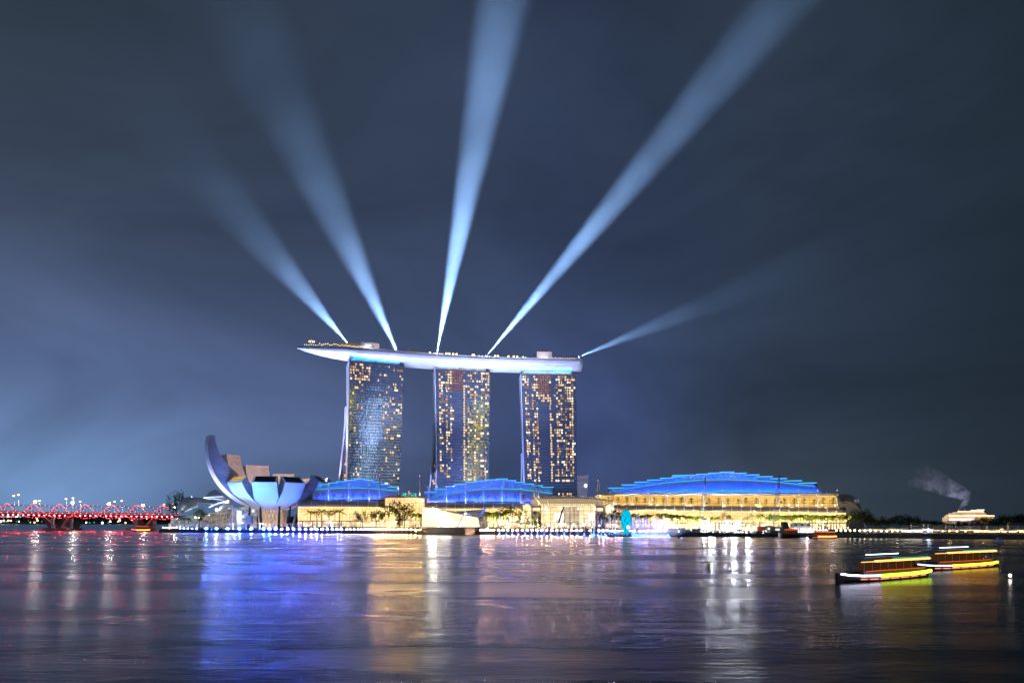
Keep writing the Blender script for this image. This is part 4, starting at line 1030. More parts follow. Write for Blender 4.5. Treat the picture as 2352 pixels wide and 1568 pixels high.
# ================================================================== PLANTS
def leaf(mb, c, s, rr):
    a = Euler((rr.uniform(-1.1, 1.1), rr.uniform(-1.1, 1.1), rr.uniform(0, 6.3))).to_matrix()
    u = a @ Vector((s, 0, 0)); v = a @ Vector((0, s*0.6, 0)); mb.poly(c-u, c-v*0.9, c+u, c+v*0.9)
def make_tree(name, label, cat, group, h, cr, style, seed, mat=LEAF, n=420):
    rr = random.Random(seed); o = thing(name, label, cat, (0, 0, 0), group)
    tr = MB(); cr_ = MB(); cl = []
    if style == 'round':
        for k in range(16):
            a = rr.uniform(0, 6.28); q = sqrt(rr.random())*cr; z = h*rr.uniform(0.55, 0.95)-(q/cr)**2*h*0.14; cl.append((Vector((q*cos(a), q*sin(a), z)), cr*rr.uniform(0.26, 0.44)))
    elif style == 'tier':
        for lv, (zz, w_) in enumerate([(0.45, 1.0), (0.66, 0.8), (0.85, 0.55), (0.97, 0.25)]):
            for k in range(6):
                a = rr.uniform(0, 6.28); q = rr.uniform(0.2, 0.85)*cr*w_; cl.append((Vector((q*cos(a), q*sin(a), h*zz+rr.uniform(-.1, .1)*h*0.3)), cr*0.30))
    elif style == 'flat':
        for k in range(18):
            a = rr.uniform(0, 6.28); q = sqrt(rr.random())*cr; cl.append((Vector((q*cos(a), q*sin(a), h*(0.68+0.22*(1-(q/cr)**2))*rr.uniform(0.92, 1.05))), cr*rr.uniform(0.18, 0.30)))
    elif style == 'column':
        for k in range(14):
            a = rr.uniform(0, 6.28); z = rr.uniform(0.2, 0.97); q = cr*rr.uniform(0.1, 0.7)*(1.1-z*0.5); cl.append((Vector((q*cos(a), q*sin(a), h*z)), cr*rr.uniform(0.35, 0.5)))
    tr.tube([Vector((0, 0, 0)), Vector((rr.uniform(-.2, .2), 0, h*0.3)), Vector((rr.uniform(-.4, .4), rr.uniform(-.3, .3), h*0.62))], [h*0.026, h*0.02, h*0.012], 7)
    for c, r_ in cl[::2]: tr.tube([Vector((0, 0, h*rr.uniform(0.28, 0.55))), c*0.55+Vector((0, 0, h*0.22)), c], [h*0.011, h*0.007, h*0.003], 4)
    for c, r_ in cl:
        for j in range(int(n/len(cl))):
            d = Vector((rr.gauss(0, 1), rr.gauss(0, 1), rr.gauss(0, 0.75 if style != 'tier' else 0.25))).normalized()*r_*rr.random()**0.4
            leaf(cr_, c+d, h*0.034*rr.uniform(0.7, 1.35), rr)
    tr.build('trunk', TRUNK, o, True); cr_.build('crown', mat, o); return o
def make_palm(label, group, h, seed):
    rr = random.Random(seed); o = thing('palm_tree', label, 'palm', (0, 0, 0), group)
    mb = MB(); lean = rr.uniform(-.3, .3); tp = Vector((lean, 0, h*0.66)); mb.tube([Vector((0, 0, 0)), Vector((lean*0.3, 0, h*0.4)), tp], [0.34, 0.24, 0.17], 7); mb.build('trunk', TRUNK, o, True)
    mb = MB(); nf = 13
    for k in range(nf):
        a = 2*pi*k/nf+rr.uniform(-.15, .15); el_ = rr.uniform(0.1, 1.4); L_ = h*rr.uniform(0.28, 0.40)
        dr = Vector((cos(a), sin(a), 0)); sd = Vector((-sin(a), cos(a), 0)); pts = []
        for j in range(9):
            f = j/8; pts.append(tp+dr*L_*(f*cos(el_*0.8))+Vector((0, 0, L_*(sin(el_)*1.15*f-0.78*f*f))))
        for j in range(8):
            p0, p1 = pts[j], pts[j+1]; wd = L_*0.17*sin(pi*(j+1)/9.5)+0.05
            for sg in (-1, 1):
                for s_ in (0.0, 0.5):
                    q0 = p0.lerp(p1, s_); q1 = p0.lerp(p1, s_+0.36)
                    tip = q0+sd*sg*wd+dr*wd*0.45-Vector((0, 0, wd*0.55)); mb.poly(q0, q1, tip+dr*0.05, tip-dr*0.12)
    mb.build('crown', PALM, o); return o
park_ = []
# raised lawn terraces behind the quay
def lawn(px0, px1, b0, b1, z, n=16):
    mb = MB(); rs = []
    for i in range(n+1):
        px = px0+(px1-px0)*i/n; Y0, Y1 = quayY(px)+b0, quayY(px)+b1
        rs.append([PG(px, Y0, 3.0), PG(px, Y0+0.4, z), PG(px, Y1, z), PG(px, Y1, 3.0)])
    mb.loft(rs); tag(mb.build('lawn', LAWN, org=PG((px0+px1)/2, quayY((px0+px1)/2)+b0, 3)), kind='structure')
LAWN = pmat('lawn_grass', (0.10, 0.14, 0.03), 0.9, 0, 0.4, 0.3)
lawn(640, 968, 15, 29, 6.0); lawn(1120, 1190, 18, 30, 5.5); lawn(1900, 2016, 15, 30, 5.5)
def place(src, spots, label, group, h0):
    """spots: (px, top row, Y, ground z)"""
    for i, (px, top, Y, z) in enumerate(spots):
        s_ = max(0.3, (ZP(top, Y)-z)/h0*1.02)
        dup(src, PG(px, Y, z), label, group, s_*R.uniform(0.96, 1.04), R.uniform(0, 6.28))
protos = []
palms = [make_palm('palm', 'palms', 12.0, 40+i) for i in range(4)]; protos += palms
rnd_ = [make_tree('tree', 'tree', 'tree', 'trees', 14.0, 5.4, 'round', 60+i, LEAF, 620) for i in range(3)]
tier = [make_tree('terrace_tree', 'tree', 'tree', 'trees', 7.0, 3.2, 'tier', 70+i, LEAF, 300) for i in range(3)]
rt_ = [make_tree('terrace_tree', 'tree', 'tree', 'trees', 7.0, 2.9, 'round', 80+i, LEAF, 260) for i in range(3)]
flat = [make_tree('tree', 'tree', 'tree', 'trees', 12.0, 8.5, 'flat', 90+i, LEAF, 620) for i in range(2)]
big = [make_tree('tree', 'tree', 'tree', 'trees', 17.0, 8.6, 'round', 95+i, LEAF, 900) for i in range(3)]
colm = [make_tree('tree', 'tree', 'tree', 'trees', 12.0, 3.2, 'column', 99+i, LEAF, 420) for i in range(2)]
protos += rnd_+tier+rt_+flat+big+colm
def ql(px, back): return quayY(px)+back
def pal(pxs, top, back, label, group, jit=1.5, z=3.2):
    for px in pxs: place(R.choice(palms), [(px, top+R.uniform(-jit, jit), ql(px, back)+R.uniform(-3, 3), z)], label, group, 10.2)
pal([713, 728, 739, 756, 769, 780], 1168, 22, 'palm tree in the row before the left mall wing right of the museum', 'palms right of the museum', 2.5, 6.0)
pal([955, 961, 967], 1176, 30, 'palm tree in the clump against the left end of the crystal pavilion', 'palms beside the pavilion', 1.5, 3.2)
pal([1113, 1118, 1124, 1129, 1134, 1140, 1145, 1150, 1156], 1173, 34, 'palm tree with bright fronds in the row right of the crystal pavilion', 'palms right of the pavilion', 2.0)
pal([1040, 1047], 1171, 75, 'palm tree top peeping over the roof of the crystal pavilion', 'palms behind the pavilion')
pal([1438, 1445, 1452, 1459, 1466, 1473, 1480, 1487, 1494], 1179, 30, 'dark palm tree behind the fountain jets right of the cyan lantern', 'palms behind the fountains', 1.8)
pal([1514, 1520, 1526, 1532, 1538, 1544, 1550, 1556, 1562, 1567], 1178, 30, 'bright palm tree in the row where the fountain jets end', 'palms where the jets end', 1.8)
pal([1579, 1585, 1591, 1597, 1603, 1609], 1182, 32, 'dark palm tree in the clump beside the left crane', 'palms beside the left crane', 1.5)
pal([1620, 1632, 1644], 1185, 34, 'pale green palm tree just right of the left crane', 'palms right of the left crane', 0.8)
pal([1768+7.0*k for k in range(27)], 1180.5, 30, 'bright green palm tree in the long row before the right mall wing', 'long palm row', 2.2)
pal([415, 424, 433], 1187, 14, 'palm tree lit yellow green at the end of the footbridge', 'palms at the bridge end', 1.5)
for (px, top, bk_, src, lb) in [
        (833, 1171, 34, rnd_[0], 'leafy tree, left one of the pair before the left mall wing'), (864, 1169, 36, rnd_[1], 'leafy tree, right one of the pair before the left mall wing'),
        (893, 1150.5, 38, rnd_[2], 'tallest leafy tree in front of the tall yellow glass block'), (918, 1152, 40, colm[0], 'slender tree in front of the right half of the glass block'), (930, 1154, 38, rnd_[0], 'tree with thin trunk in front of the right half of the glass block'),
        (1168.6, 1156.5, 38, rnd_[1], 'tall bright tree just right of the palms beside the pavilion'), (1195, 1163, 36, colm[1], 'narrow tree left of the entrance hall'), (1210, 1172, 36, colm[0], 'trimmed tree in front of the left arch portal'), (1226, 1174, 36, colm[1], 'trimmed tree in front of the left pylon'), (1238, 1174, 37, colm[0], 'trimmed tree at the left edge of the entrance glass'),
        (1405, 1173, 34, rnd_[2], 'dark tree in front of the right arch portal'), (1421, 1166.5, 34, rnd_[0], 'taller dark tree right of the right arch portal'), (1383, 1175, 36, rnd_[1], 'thin tree in front of the right pylon'),
        (1744, 1181, 30, flat[0], 'dark spreading tree behind the barge, left of the long palm row'), (1665, 1180, 30, flat[1], 'small flat topped tree behind the barge'), (1772, 1181, 32, flat[1], 'half hidden tree at the left end of the long palm row')]:
    Yb = ql(px, bk_); h0 = src.get('h0', None)
    hh = {id(rnd_[0]): 13.6, id(rnd_[1]): 13.6, id(rnd_[2]): 13.6, id(colm[0]): 11.8, id(colm[1]): 11.8, id(flat[0]): 10.8, id(flat[1]): 10.8}[id(src)]
    s_ = (ZP(top, Yb)-3)/hh
    if src in flat: sc = (s_*1.05, s_*1.05, s_) if px == 1744 else (s_*0.5, s_*0.5, s_)
    elif src in colm: sc = (s_*0.8, s_*0.8, s_)
    else: sc = (s_*0.95, s_*0.95, s_)
    dup(src, PG(px, Yb, 3), lb, 'trees along the promenade', sc, R.uniform(0, 6))
# terrace trees before the blue roofs
for i, px in enumerate([z5(x) for x in (270, 365, 520, 675, 830, 985, 1135)]):
    p = MZ(px, 1147, 11); dup(R.choice(rt_+tier[:1]), p, 'small clipped tree on the terrace before the left blue roof', 'terrace trees before the left blue roof', R.uniform(0.88, 1.05), R.uniform(0, 6))
for i, px in enumerate([z6(x) for x in (300, 435, 605, 735, 880, 1025, 1170, 1310, 1460, 1635, 1740)]):
    p = MZ(px, 1151.5, 11); dup(R.choice(rt_+tier[:1]), p, 'small clipped tree on the terrace before the middle blue roof', 'terrace trees before the middle blue roof', R.uniform(0.82, 1.05)*(1.2 if i in (0, 5) else 1), R.uniform(0, 6))
for px in [z7(x) for x in (920, 1065, 1205, 1360, 1490, 1635, 1780, 1930, 2065, 2210)]+[z8(x) for x in (85, 205, 425, 550, 670, 795, 890, 1025, 1145, 1255, 1375, 1500, 1620, 1750, 1860, 1985, 2110)]:
    p = MZ(px, interp(px, [(1390, 1160), (1950, 1165)]), 9.5); dup(R.choice(tier), p, 'layered terrace tree silhouetted against the yellow upper hall glass', 'terrace trees before the upper hall', R.uniform(0.9, 1.12), R.uniform(0, 6))
# roof park palms and bushes
for px in [926, 931, 936, 941, 946, 951, 956, 961, 966]: dup(R.choice(palms), park_px(px, R.uniform(-8, 6), 0.1), 'palm tree in the dark grove on the rooftop park', 'palm grove on the rooftop park', R.uniform(0.6, 0.85), R.uniform(0, 6))
for zx in [265, 330, 455, 710, 770, 1020, 1330, 1400]: dup(R.choice(palms), park_px(976.1+zx*.1611, -14, 0.1), 'lone small palm tree between the lamps of the rooftop park', 'lone palms on the rooftop park', R.uniform(0.42, 0.52), R.uniform(0, 6))
for px in [1157, 1166, 1175, 1182, 1198, 1207, 1216, 1225, 1230]: dup(R.choice(rnd_), park_px(px, -2, 0.1), 'dark bushy tree left of the right plant room on the rooftop park', 'bushy trees on the rooftop park', R.uniform(0.42, 0.60), R.uniform(0, 6))
for px in (945, 955, 965): lamp('POINT', 'palm_glow', park_px(px, -15, 2), 1800, (1, 0.8, 0.35), sp, shadow_soft_size=1)
# dark wood to the right and trees at the promenade end
for px, top, Yb, src, k, lb in [(1970, 1169, 505, big[0], 1.0, 'large dark tree at the right end of the long palm row'), (1988, 1176, 510, rnd_[0], 1.0, 'yellow lit tree beside the large dark tree'), (2006, 1184, 500, rnd_[1], 1.0, 'lower yellow lit tree nearest the dark wood')]:
    s_ = (ZP(top, Yb)-3)/({True: 16.5, False: 13.6}[src in big]); dup(src, PG(px, Yb, 3), lb, 'trees at the end of the palm row', s_*k, R.uniform(0, 6))
for px, top, Yb in [(2022, 1190, 545), (2041, 1186, 540), (2068, 1182, 545), (2089, 1190, 560), (2104, 1185, 550), (2122, 1194, 565), (2140, 1195, 570), (2152, 1196, 560), (2168, 1197, 560), (2190, 1196, 540), (2212, 1195, 545), (2232, 1191, 550), (2255, 1189, 540), (2272, 1187, 545), (2293, 1190, 555), (2308, 1184, 540), (2326, 1184, 545), (2345, 1180, 540), (2362, 1180, 545), (2385, 1184, 550)]:
    src = R.choice(big); s_ = (ZP(top, Yb)-3)/16.5
    dup(src, PG(px, Yb, 3), 'dark rounded tree in the unlit wood on the right shore', 'dark trees on the right shore', (s_*1.15, s_*1.15, s_), R.uniform(0, 6))
s_ = (ZP(1131, 760)-3)/16.5; dup(big[1], PG(405.5, 760, 3), 'tall dark tree standing alone at the bridge end', None, (s_*0.42, s_*0.42, s_), 1.0)
s_ = (ZP(1168, 690)-3)/16.5; dup(big[2], PG(458, 690, 3), 'dark tree before the white arched halls', None, (s_*0.8, s_*0.8, s_), 2.0)
s_ = (ZP(1178, 690)-3)/16.5; dup(big[0], PG(476, 692, 3), 'lower dark tree beside the glass canopy of the white halls', None, (s_*0.9, s_*0.9, s_), 2.0)
for o in protos:
    for c in list(o.children): bpy.data.objects.remove(c)
    bpy.data.objects.remove(o)

# hedges on the promenade
def hedge(px0, px1, back, h, w_, label, seed):
    rr = random.Random(seed); a, b_ = PG(px0, ql(px0, back), ZQ), PG(px1, ql(px1, back), ZQ)
    mb = MB()
    for i in range(int((b_-a).length*5)):
        p = a.lerp(b_, rr.random())+Vector((0, rr.uniform(-w_, w_), h*rr.random()**0.7)); leaf(mb, p, 0.55*rr.uniform(0.6, 1.3), rr)
    mb.box(((a.x+b_.x)/2, (a.y+b_.y)/2, ZQ+h*0.35), ((b_-a).length, w_*1.2, h*0.7), atan2(b_.y-a.y, b_.x-a.x))
    return tag(mb.build('hedge', HEDGE, org=(a+b_)/2), label, 'hedge', 'hedges along the promenade')
hedge(410, 470, 9, 2.2, 1.5, 'lit green hedge at the end of the footbridge', 1); hedge(478, 512, 9, 1.8, 1.5, 'lit hedge below the glass canopy of the white halls', 2)
hedge(555, 612, 9, 2.2, 1.6, 'lit green hedge below the left part of the lotus museum', 3); hedge(618, 700, 9, 2.0, 1.6, 'lit green hedge below the right part of the lotus museum', 4)
hedge(705, 775, 9, 2.0, 1.6, 'green hedge below the palms right of the museum', 5); hedge(782, 850, 8, 2.4, 1.6, 'green hedge before the bright shops of the left mall wing', 6)
hedge(852, 968, 16, 2.0, 2.0, 'long clipped hedge before the glass block', 7); hedge(1905, 2010, 16, 2.2, 2.0, 'hedge along the promenade at the end of the palm row', 8)
# ================================================================== PROMENADE FURNITURE
def bollard_lamp(p, r, mat, label, group):
    o = thing('quay_lamp', label, 'lamp', p, group)
    mb = MB(); mb.tube([p, p+Vector((0, 0, 1.3))], 0.22, 6); mb.build('post', DARK, o)
    mb = MB(); mb.ball(p+Vector((0, 0, 1.3+r*0.8)), r, 8, 6); mb.build('globe', mat, o); return o
def qp(px, back=-0.2, z=ZQ+.2):
    Y = quayY(px)+back; return PG(px, Y, z)
def lamp_row(pxs, label, group, r=0.62, back=-0.3, z=ZQ+.15, mat=None):
    src = None
    for px in pxs:
        if src is None: src = bollard_lamp(qp(px, back, z), r, mat or L_WHITE, label, group)
        else: dup(src, qp(px, back, z), sc=R.uniform(0.9, 1.1))
zl = lambda x: 373.2+x*.10986
lamp_row([zl(x) for x in (18, 66, 115, 172, 230, 296)], 'white quay lamp between the footbridge end and the white halls', 'quay lamps')
def water_lamps(pxs, col, k, label, group, back=-0.25, w_=1.1, h_=0.65):
    """quay lamps with added shielded panels, overdriven in colour to tint the water"""
    src = None
    lm = emat('water_tint_lamp', col, k)  # panels added, their colour and power invented to tint the reflections
    for px in pxs:
        p = qp(px, back, ZQ+.2)
        if src is None:
            src = thing('water_tint_lamp', label, 'lamp', p, group); a = atan2(-0.3, 1)
            mb = MB(); mb.box((p.x, p.y+0.35, p.z+0.85), (w_+0.2, 0.5, h_+0.2), a); mb.tube([p+Vector((0, .35, 0)), p+Vector((0, .35, .35))], 0.2, 6); mb.build('housing', DARK, src)
            mb = MB(); mb.box((p.x-0.03, p.y+0.03, p.z+0.85), (w_, 0.1, h_), a); mb.build('panel', lm, src)
        else: dup(src, p)
BL = 'added water tint lamps'
water_lamps([zl(x) for x in (1133, 1607, 2112)], (0.010, 0.085, 1.0, 1), 19000, 'widely spaced quay lamp with added blue panel below the lotus museum', BL, w_=1.6)
water_lamps([zl(x) for x in (915, 1364, 1857, 2240)], (0.016, 0.085, 1.0, 1), 11000, 'widely spaced quay lamp with added blue panel below the lotus museum', BL, w_=1.6)
water_lamps([689+x*.1465 for x in (90, 263)]+[633, 661, 688], (0.05, 0.09, 1.0, 1), 12000, 'quay lamp with added blue panel below the right end of the lotus museum', BL)
water_lamps([689+x*.1465 for x in (177, 347)]+[647, 674], (0.14, 0.16, 1.0, 1), 5000, 'quay lamp with added blue panel below the right end of the lotus museum', BL)
water_lamps([zl(x) for x in (370, 447, 532, 620, 712)], (0.05, 0.12, 1.0, 1), 420, 'quay lamp with added blue panel below the glass canopy left of the museum', BL)
water_lamps([689+x*.1465 for x in (430, 510, 580, 650)], (0.16, 0.20, 1.0, 1), 2400, 'quay lamp with added blue panel below the left mall wing and its palms', BL)
water_lamps([689+x*.1465 for x in (735, 790, 850, 910, 963, 1014, 1060, 1102, 1145)], (0.45, 0.45, 1.0, 1), 260, 'quay lamp with added pale violet panel before the trees of the left mall wing', BL, w_=1.0)
water_lamps([689+x*.1465 for x in (1172, 1210, 1253, 1300, 1353, 1408, 1470, 1535, 1600, 1668, 1740, 1808, 1875)], (1.0, 0.50, 0.15, 1), 2300, 'quay lamp with added warm panel between the trees and the crystal pavilion', 'added water tint lamps', w_=1.0)
water_lamps([947.4+x*.1465 for x in (1075, 1105, 1140, 1160, 1187, 1218, 1268, 1350, 1420, 1497, 1570)], (1.0, 0.52, 0.30, 1), 900, 'quay lamp with added warm panel just right of the crystal pavilion', BL, w_=0.9)
water_lamps([xa(x) for x in (100, 205, 310, 410, 515, 615, 720, 825, 930, 1030, 1135, 1240, 1335, 1435, 1625)], (1.0, 0.48, 0.36, 1), 800, 'quay lamp with added warm panel seen through the fountain jets', BL, w_=0.9)
water_lamps([xa(x) for x in (1810, 1900, 1985, 2075, 2150, 2230, 2310)]+[z7(x) for x in (1245, 1310, 1415, 1475, 1540, 1600, 1665, 1735, 1800)], (1.0, 0.42, 0.50, 1), 600, 'quay lamp with added pinkish panel behind the fountain jets near the cyan lantern', 'added water tint lamps', 0.9)
zr = lambda x: 1722.6+x*.12207
water_lamps([zr(x) for x in (888, 985, 1082, 1180, 1270, 1365)], (1.0, 0.42, 0.45, 1), 650, 'quay lamp with added pinkish panel behind the red roofed boats', 'added water tint lamps')
lamp_row([zr(x) for x in (1628, 1712, 1797, 1883, 1970, 2066, 2163, 2262)], 'white quay lamp below the end of the long palm row', 'quay lamps', 0.62)
z9 = lambda x: 1895+x*.1943
lamp_row([z9(x) for x in (600, 665, 730, 795, 858, 915, 945, 975, 1000, 1030, 1060, 1085, 1110, 1137)], 'white quay lamp at the start of the dark wood', 'quay lamps', 0.5)
lamp_row([z9(x) for x in (1260, 1390, 1470, 1560, 1660, 1770, 1795, 1820, 1850, 1880, 1905, 1935, 1965, 1990, 2025, 2055, 2100, 2130, 2190, 2220, 2250, 2310, 2345)], 'warm amber quay lamp before the dark wood on the right shore', 'amber quay lamps', 0.55, -0.2, ZQ+.2, L_WARM)
# pergola on the promenade
pg = thing('pergola', 'long flat roofed pergola on pale columns along the quay below the museum', 'pergola', PG(600, ql(600, 6), 3))
mb = MB(); rs = []
for i in range(13):
    px = 388+(790-388)*i/12; Y = ql(px, 6); a = PG(px, Y, 3); rs.append([a+Vector((0, -1.4, 5.8)), a+Vector((0, 1.8, 5.8)), a+Vector((0, 1.8, 6.2)), a+Vector((0, -1.4, 6.2))])
mb.loft(rs); mb.build('roof', OFFW, pg)
for i, px in enumerate([384, 392, 414, 432, 453, 477, 535, 565, 597, 628, 660, 690, 722, 752, 782]):
    a = PG(max(px, 389), ql(px, 6), 3); mb = MB(); mb.tube([a, a+Vector((0, 0, 5.78))], 0.6, 8, 0.75); mb.build('column', WHITE, pg)
    if i % 2 == 0: lamp('POINT', 'column_light', a+Vector((0.3, -2.2, 1.2)), 500, (1, 0.85, 0.5), pg, shadow_soft_size=0.3)
def rail(px0, px1, n, label):
    mb = MB(); prev = None
    for i in range(n+1):
        px = px0+(px1-px0)*i/n; p = PG(px, ql(px, 0.9), ZQ); mb.tube([p, p+Vector((0, 0, 1.2))], 0.06, 4)
        if prev is not None: mb.tube([prev+Vector((0, 0, 1.2)), p+Vector((0, 0, 1.2))], 0.07, 4); mb.tube([prev+Vector((0, 0, .6)), p+Vector((0, 0, .6))], 0.04, 4)
        prev = p
    tag(mb.build('quay_railing', STEEL, org=PG((px0+px1)/2, ql((px0+px1)/2, 0.9), ZQ)), label, 'railing')
rail(400, 700, 110, 'long thin steel railing along the quay below the lotus museum'); rail(700, 968, 100, 'thin steel railing along the quay left of the crystal pavilion'); rail(1120, 1560, 150, 'thin steel railing along the quay behind the fountain jets')
# lights that brighten palms and planting (garden uplights, each a small fixture)
ug = None
for px, bk in [(714, 20), (735, 20), (760, 20), (779, 20), (960, 26), (1118, 29), (1136, 29), (1152, 29), (1168, 33), (1205, 32), (1232, 32), (1444, 26.7), (1466, 26.7), (1488, 26.7), (1516, 26.7), (1530, 26.7), (1545, 26.7), (1560, 26.7), (1586, 26), (1602, 26), (1632, 28), (1775, 17), (1800, 17), (1825, 17), (1850, 17), (1875, 17), (1900, 17), (1925, 17), (1945, 17), (1985, 70), (2004, 65), (425, 10), (450, 7), (895, 34), (850, 31)]:
    p = PG(px, ql(px, bk), (6.05 if 640 < px < 968 and 15 < bk < 29 else 5.55 if (1120 < px < 1190 or 1900 < px < 2016) and bk < 30 else ZQ+.05))
    if ug is None:
        ug = thing('garden_uplight', 'small garden uplight on the promenade lighting the palms and planting', 'lamp', p, 'garden uplights'); mb = MB(); mb.tube([p, p+Vector((0, 0, 0.4))], 0.3, 8); mb.build('housing', DARK, ug)
        ul = bpy.data.lights.new('uplight_bulb', 'SPOT'); ul.energy = 15000; ul.color = (1.0, 0.88, 0.42); ul.shadow_soft_size = 0.4; ul.spot_size = radians(95); ul.spot_blend = 0.8
        ul2 = ul.copy(); ul2.energy = 95000
        lo_ = bpy.data.objects.new('uplight_bulb', ul); COL.objects.link(lo_); lo_.parent = ug; lo_.location = (0, -0.3, 1.0); lo_.rotation_euler = Vector((0, 0.45, 1)).to_track_quat('-Z', 'Y').to_euler()
    else:
        q = dup(ug, p)
        if px > 800:
            for c_ in q.children:
                if c_.type == 'LIGHT': c_.data = ul2; c_.rotation_euler = Vector((0, 1.0, 1)).to_track_quat('-Z', 'Y').to_euler()

pl_ = None
for px in (800, 826, 852, 878, 904, 930, 956, 1128, 1150, 1172):  # lamps added to brighten the dark lawn band
    p = PG(px, ql(px, 8), ZQ+.05)
    if pl_ is None:
        pl_ = thing('lawn_fill_lamp', 'slim post lamp added to brighten the promenade lawn before the mall', 'lamp', p, 'added lawn fill lamps'); mb = MB(); mb.tube([p, p+Vector((0, 0, 3.2))], 0.08, 5); mb.build('post', DARK, pl_)
        mb = MB(); mb.tube([p+Vector((0, 0, 3.2)), p+Vector((0, 0, 3.6))], 0.3, 8); mb.build('head', L_WARM2, pl_)
        pd = lamp('POINT', 'lawn_fill_bulb', p+Vector((0, -0.8, 3.4)), 420, (1, 0.85, 0.55), pl_, shadow_soft_size=0.3)
    else: dup(pl_, p)
# ---------------------------------------------------- crowd on the event plaza
SK = [pmat('cloth_'+n_, c_, 0.8) for n_, c_ in (('navy', (0.03, 0.04, 0.1)), ('black', (0.02, 0.02, 0.02)), ('red', (0.35, 0.03, 0.03)), ('white', (0.5, 0.5, 0.5)), ('skin', (0.45, 0.28, 0.2)))]
mb = MB()
for i in range(620):
    px = R.uniform(1185, 1500) if i < 520 else R.uniform(1500, 1560); bk = R.uniform(2, 24); p = PG(px, ql(px, bk), ZQ+bk*0.10); h = R.uniform(1.5, 1.85); q = R.uniform(-.1, .1)
    mb.k = R.choice([0, 0, 1, 1, 2, 3])
    for dx in (-0.12, 0.12): mb.tube([p+Vector((dx*1.3, 0, 0)), p+Vector((dx, 0, h*0.5))], 0.11, 5)
    mb.tube([p+Vector((0, 0, h*0.46)), p+Vector((0, 0, h*0.7)), p+Vector((0, 0, h*0.83))], [0.2, 0.26, 0.12], 6)
    mb.k = 4; mb.ball(p+Vector((0, 0, h*0.92)), 0.13, 6, 4)
tag(mb.build('crowd', SK, org=PG(1340, 540, ZQ)), 'dense crowd of people watching from the plaza behind the fountains', 'crowd', None, 'stuff')
mb = MB()
for k in range(8): slab_ = [PG(px, ql(px, 2+k*3), ZQ+0.004+k*0.30) for px in (1185, 1560)]+[PG(px, ql(px, 5+k*3), ZQ+0.004+k*0.30) for px in (1560, 1185)]; mb.box8([p-Vector((0, 0, 0.0)) for p in [Vector((q.x, q.y, ZQ)) for q in slab_]], slab_)
tag(mb.build('plaza_steps', CONC, org=PG(1370, 540, ZQ)), kind='structure')
fl = None
for px in [1192+R.uniform(-6, 6)+i*21 for i in range(17)]:
    p = PG(px, ql(px, R.uniform(8, 26)), ZQ+2.0)
    if fl is None:
        fl = thing('plaza_lamp', 'small white lamp standing among the crowd on the plaza', 'lamp', p, 'plaza lamps'); mb = MB(); mb.tube([p, p+Vector((0, 0, 2.6))], 0.08, 5); mb.build('post', DARK, fl); mb = MB(); mb.ball(p+Vector((0, 0, 3.0)), 0.5, 7, 5); mb.build('globe', L_WHITE, fl)
    else: dup(fl, p, sc=R.uniform(0.8, 1.25))
# ---------------------------------------------------- fountains
m = bpy.data.materials.new('water_jet'); m.use_nodes = True; t = NT(m.node_tree)
lw = t.n('LayerWeight', None, Blend=0.35).outputs[1]
nz = t.n('TexNoise', None, Vector=t.n('Mapping', None, i0=t.n('TexCoord').outputs['Object'], i3=(2.5, 2.5, 0.35)), Scale=1.0, Detail=3.0).outputs[0]
al = t.m('MULTIPLY', t.m('SUBTRACT', 1.0, lw), t.rng(nz, 0.3, 0.7, 0.08, 0.55))
df = t.n('AddShader', None, i0=t.n('BsdfDiffuse', None, Color=(0.8, 0.85, 0.9, 1)), i1=t.n('BsdfTranslucent', None, Color=(0.12, 0.13, 0.16, 1)))
t.n('OutputMaterial', None, Surface=t.n('MixShader', None, i0=al, i1=t.n('BsdfTransparent'), i2=df)); JET = m
L_BLUE3 = emat('jet_blue', (0.02, 0.16, 1.0, 1), 30)
def jet(p, h, r, label, group, power):
    o = thing('fountain_jet', label, 'fountain', p, group)
    mb = MB(); mb.tube([p+Vector((0, 0, -0.5)), p+Vector((0, 0, 0.5))], 0.45, 8); mb.build('nozzle', DARK, o)
    mb = MB(); mb.tube([p+Vector((0, 0, 0.4)), p+Vector((0, 0, h*0.25)), p+Vector((0, 0, h*0.6)), p+Vector((0, 0, h*0.85)), p+Vector((0, 0, h))], [r*0.55, r*0.4, r*0.55, r*0.75, r*0.15], 9); mb.build('plume', JET, o, True)
    mb = MB(); mb.tube([p+Vector((0, 0, 0.4)), p+Vector((0, 0, h*0.12)), p+Vector((0, 0, h*0.3))], [r*1.1, r*0.5, r*0.2], 9); mb.build('spray_foot', JET, o, True)
    mb = MB(); mb.ball(p+Vector((0, 0, 0.5)), 0.5, 7, 5); mb.build('underwater_light', L_BLUE3, o)
    return o
j1 = jet(PG(1178, 508, 0), 20, 1.0, 'tall thin fountain jet lit blue in the row right of the crystal pavilion', 'fountain jets', 0)
j2 = jet(PG(1300, 506, 0), 17, 1.1, 'fountain jet lit blue in front of the entrance hall', 'fountain jets', 0)
j3 = jet(PG(1395, 500, 0), 19, 1.3, 'broad fountain jet lit blue just left of the cyan lantern', 'fountain jets', 0)
j4 = jet(PG(1500, 494, 0), 17, 1.2, 'fountain jet lit blue in the dense bunch right of the cyan lantern', 'fountain jets', 0)
used = set()
def putj(src, px, Y, sc, szz):
    if src not in used: used.add(src); src.location = PG(px, Y, 0); src.scale = (sc, sc, szz); return src
    return dup(src, PG(px, Y, 0), sc=(sc, sc, szz))
jetpts = []
for px in [947.4+x*.1465 for x in (1363, 1468, 1566, 1664, 1762, 1860)]: jetpts.append(putj(j1, px, quayY(px)-9, 1, R.uniform(0.75, 1.0)))
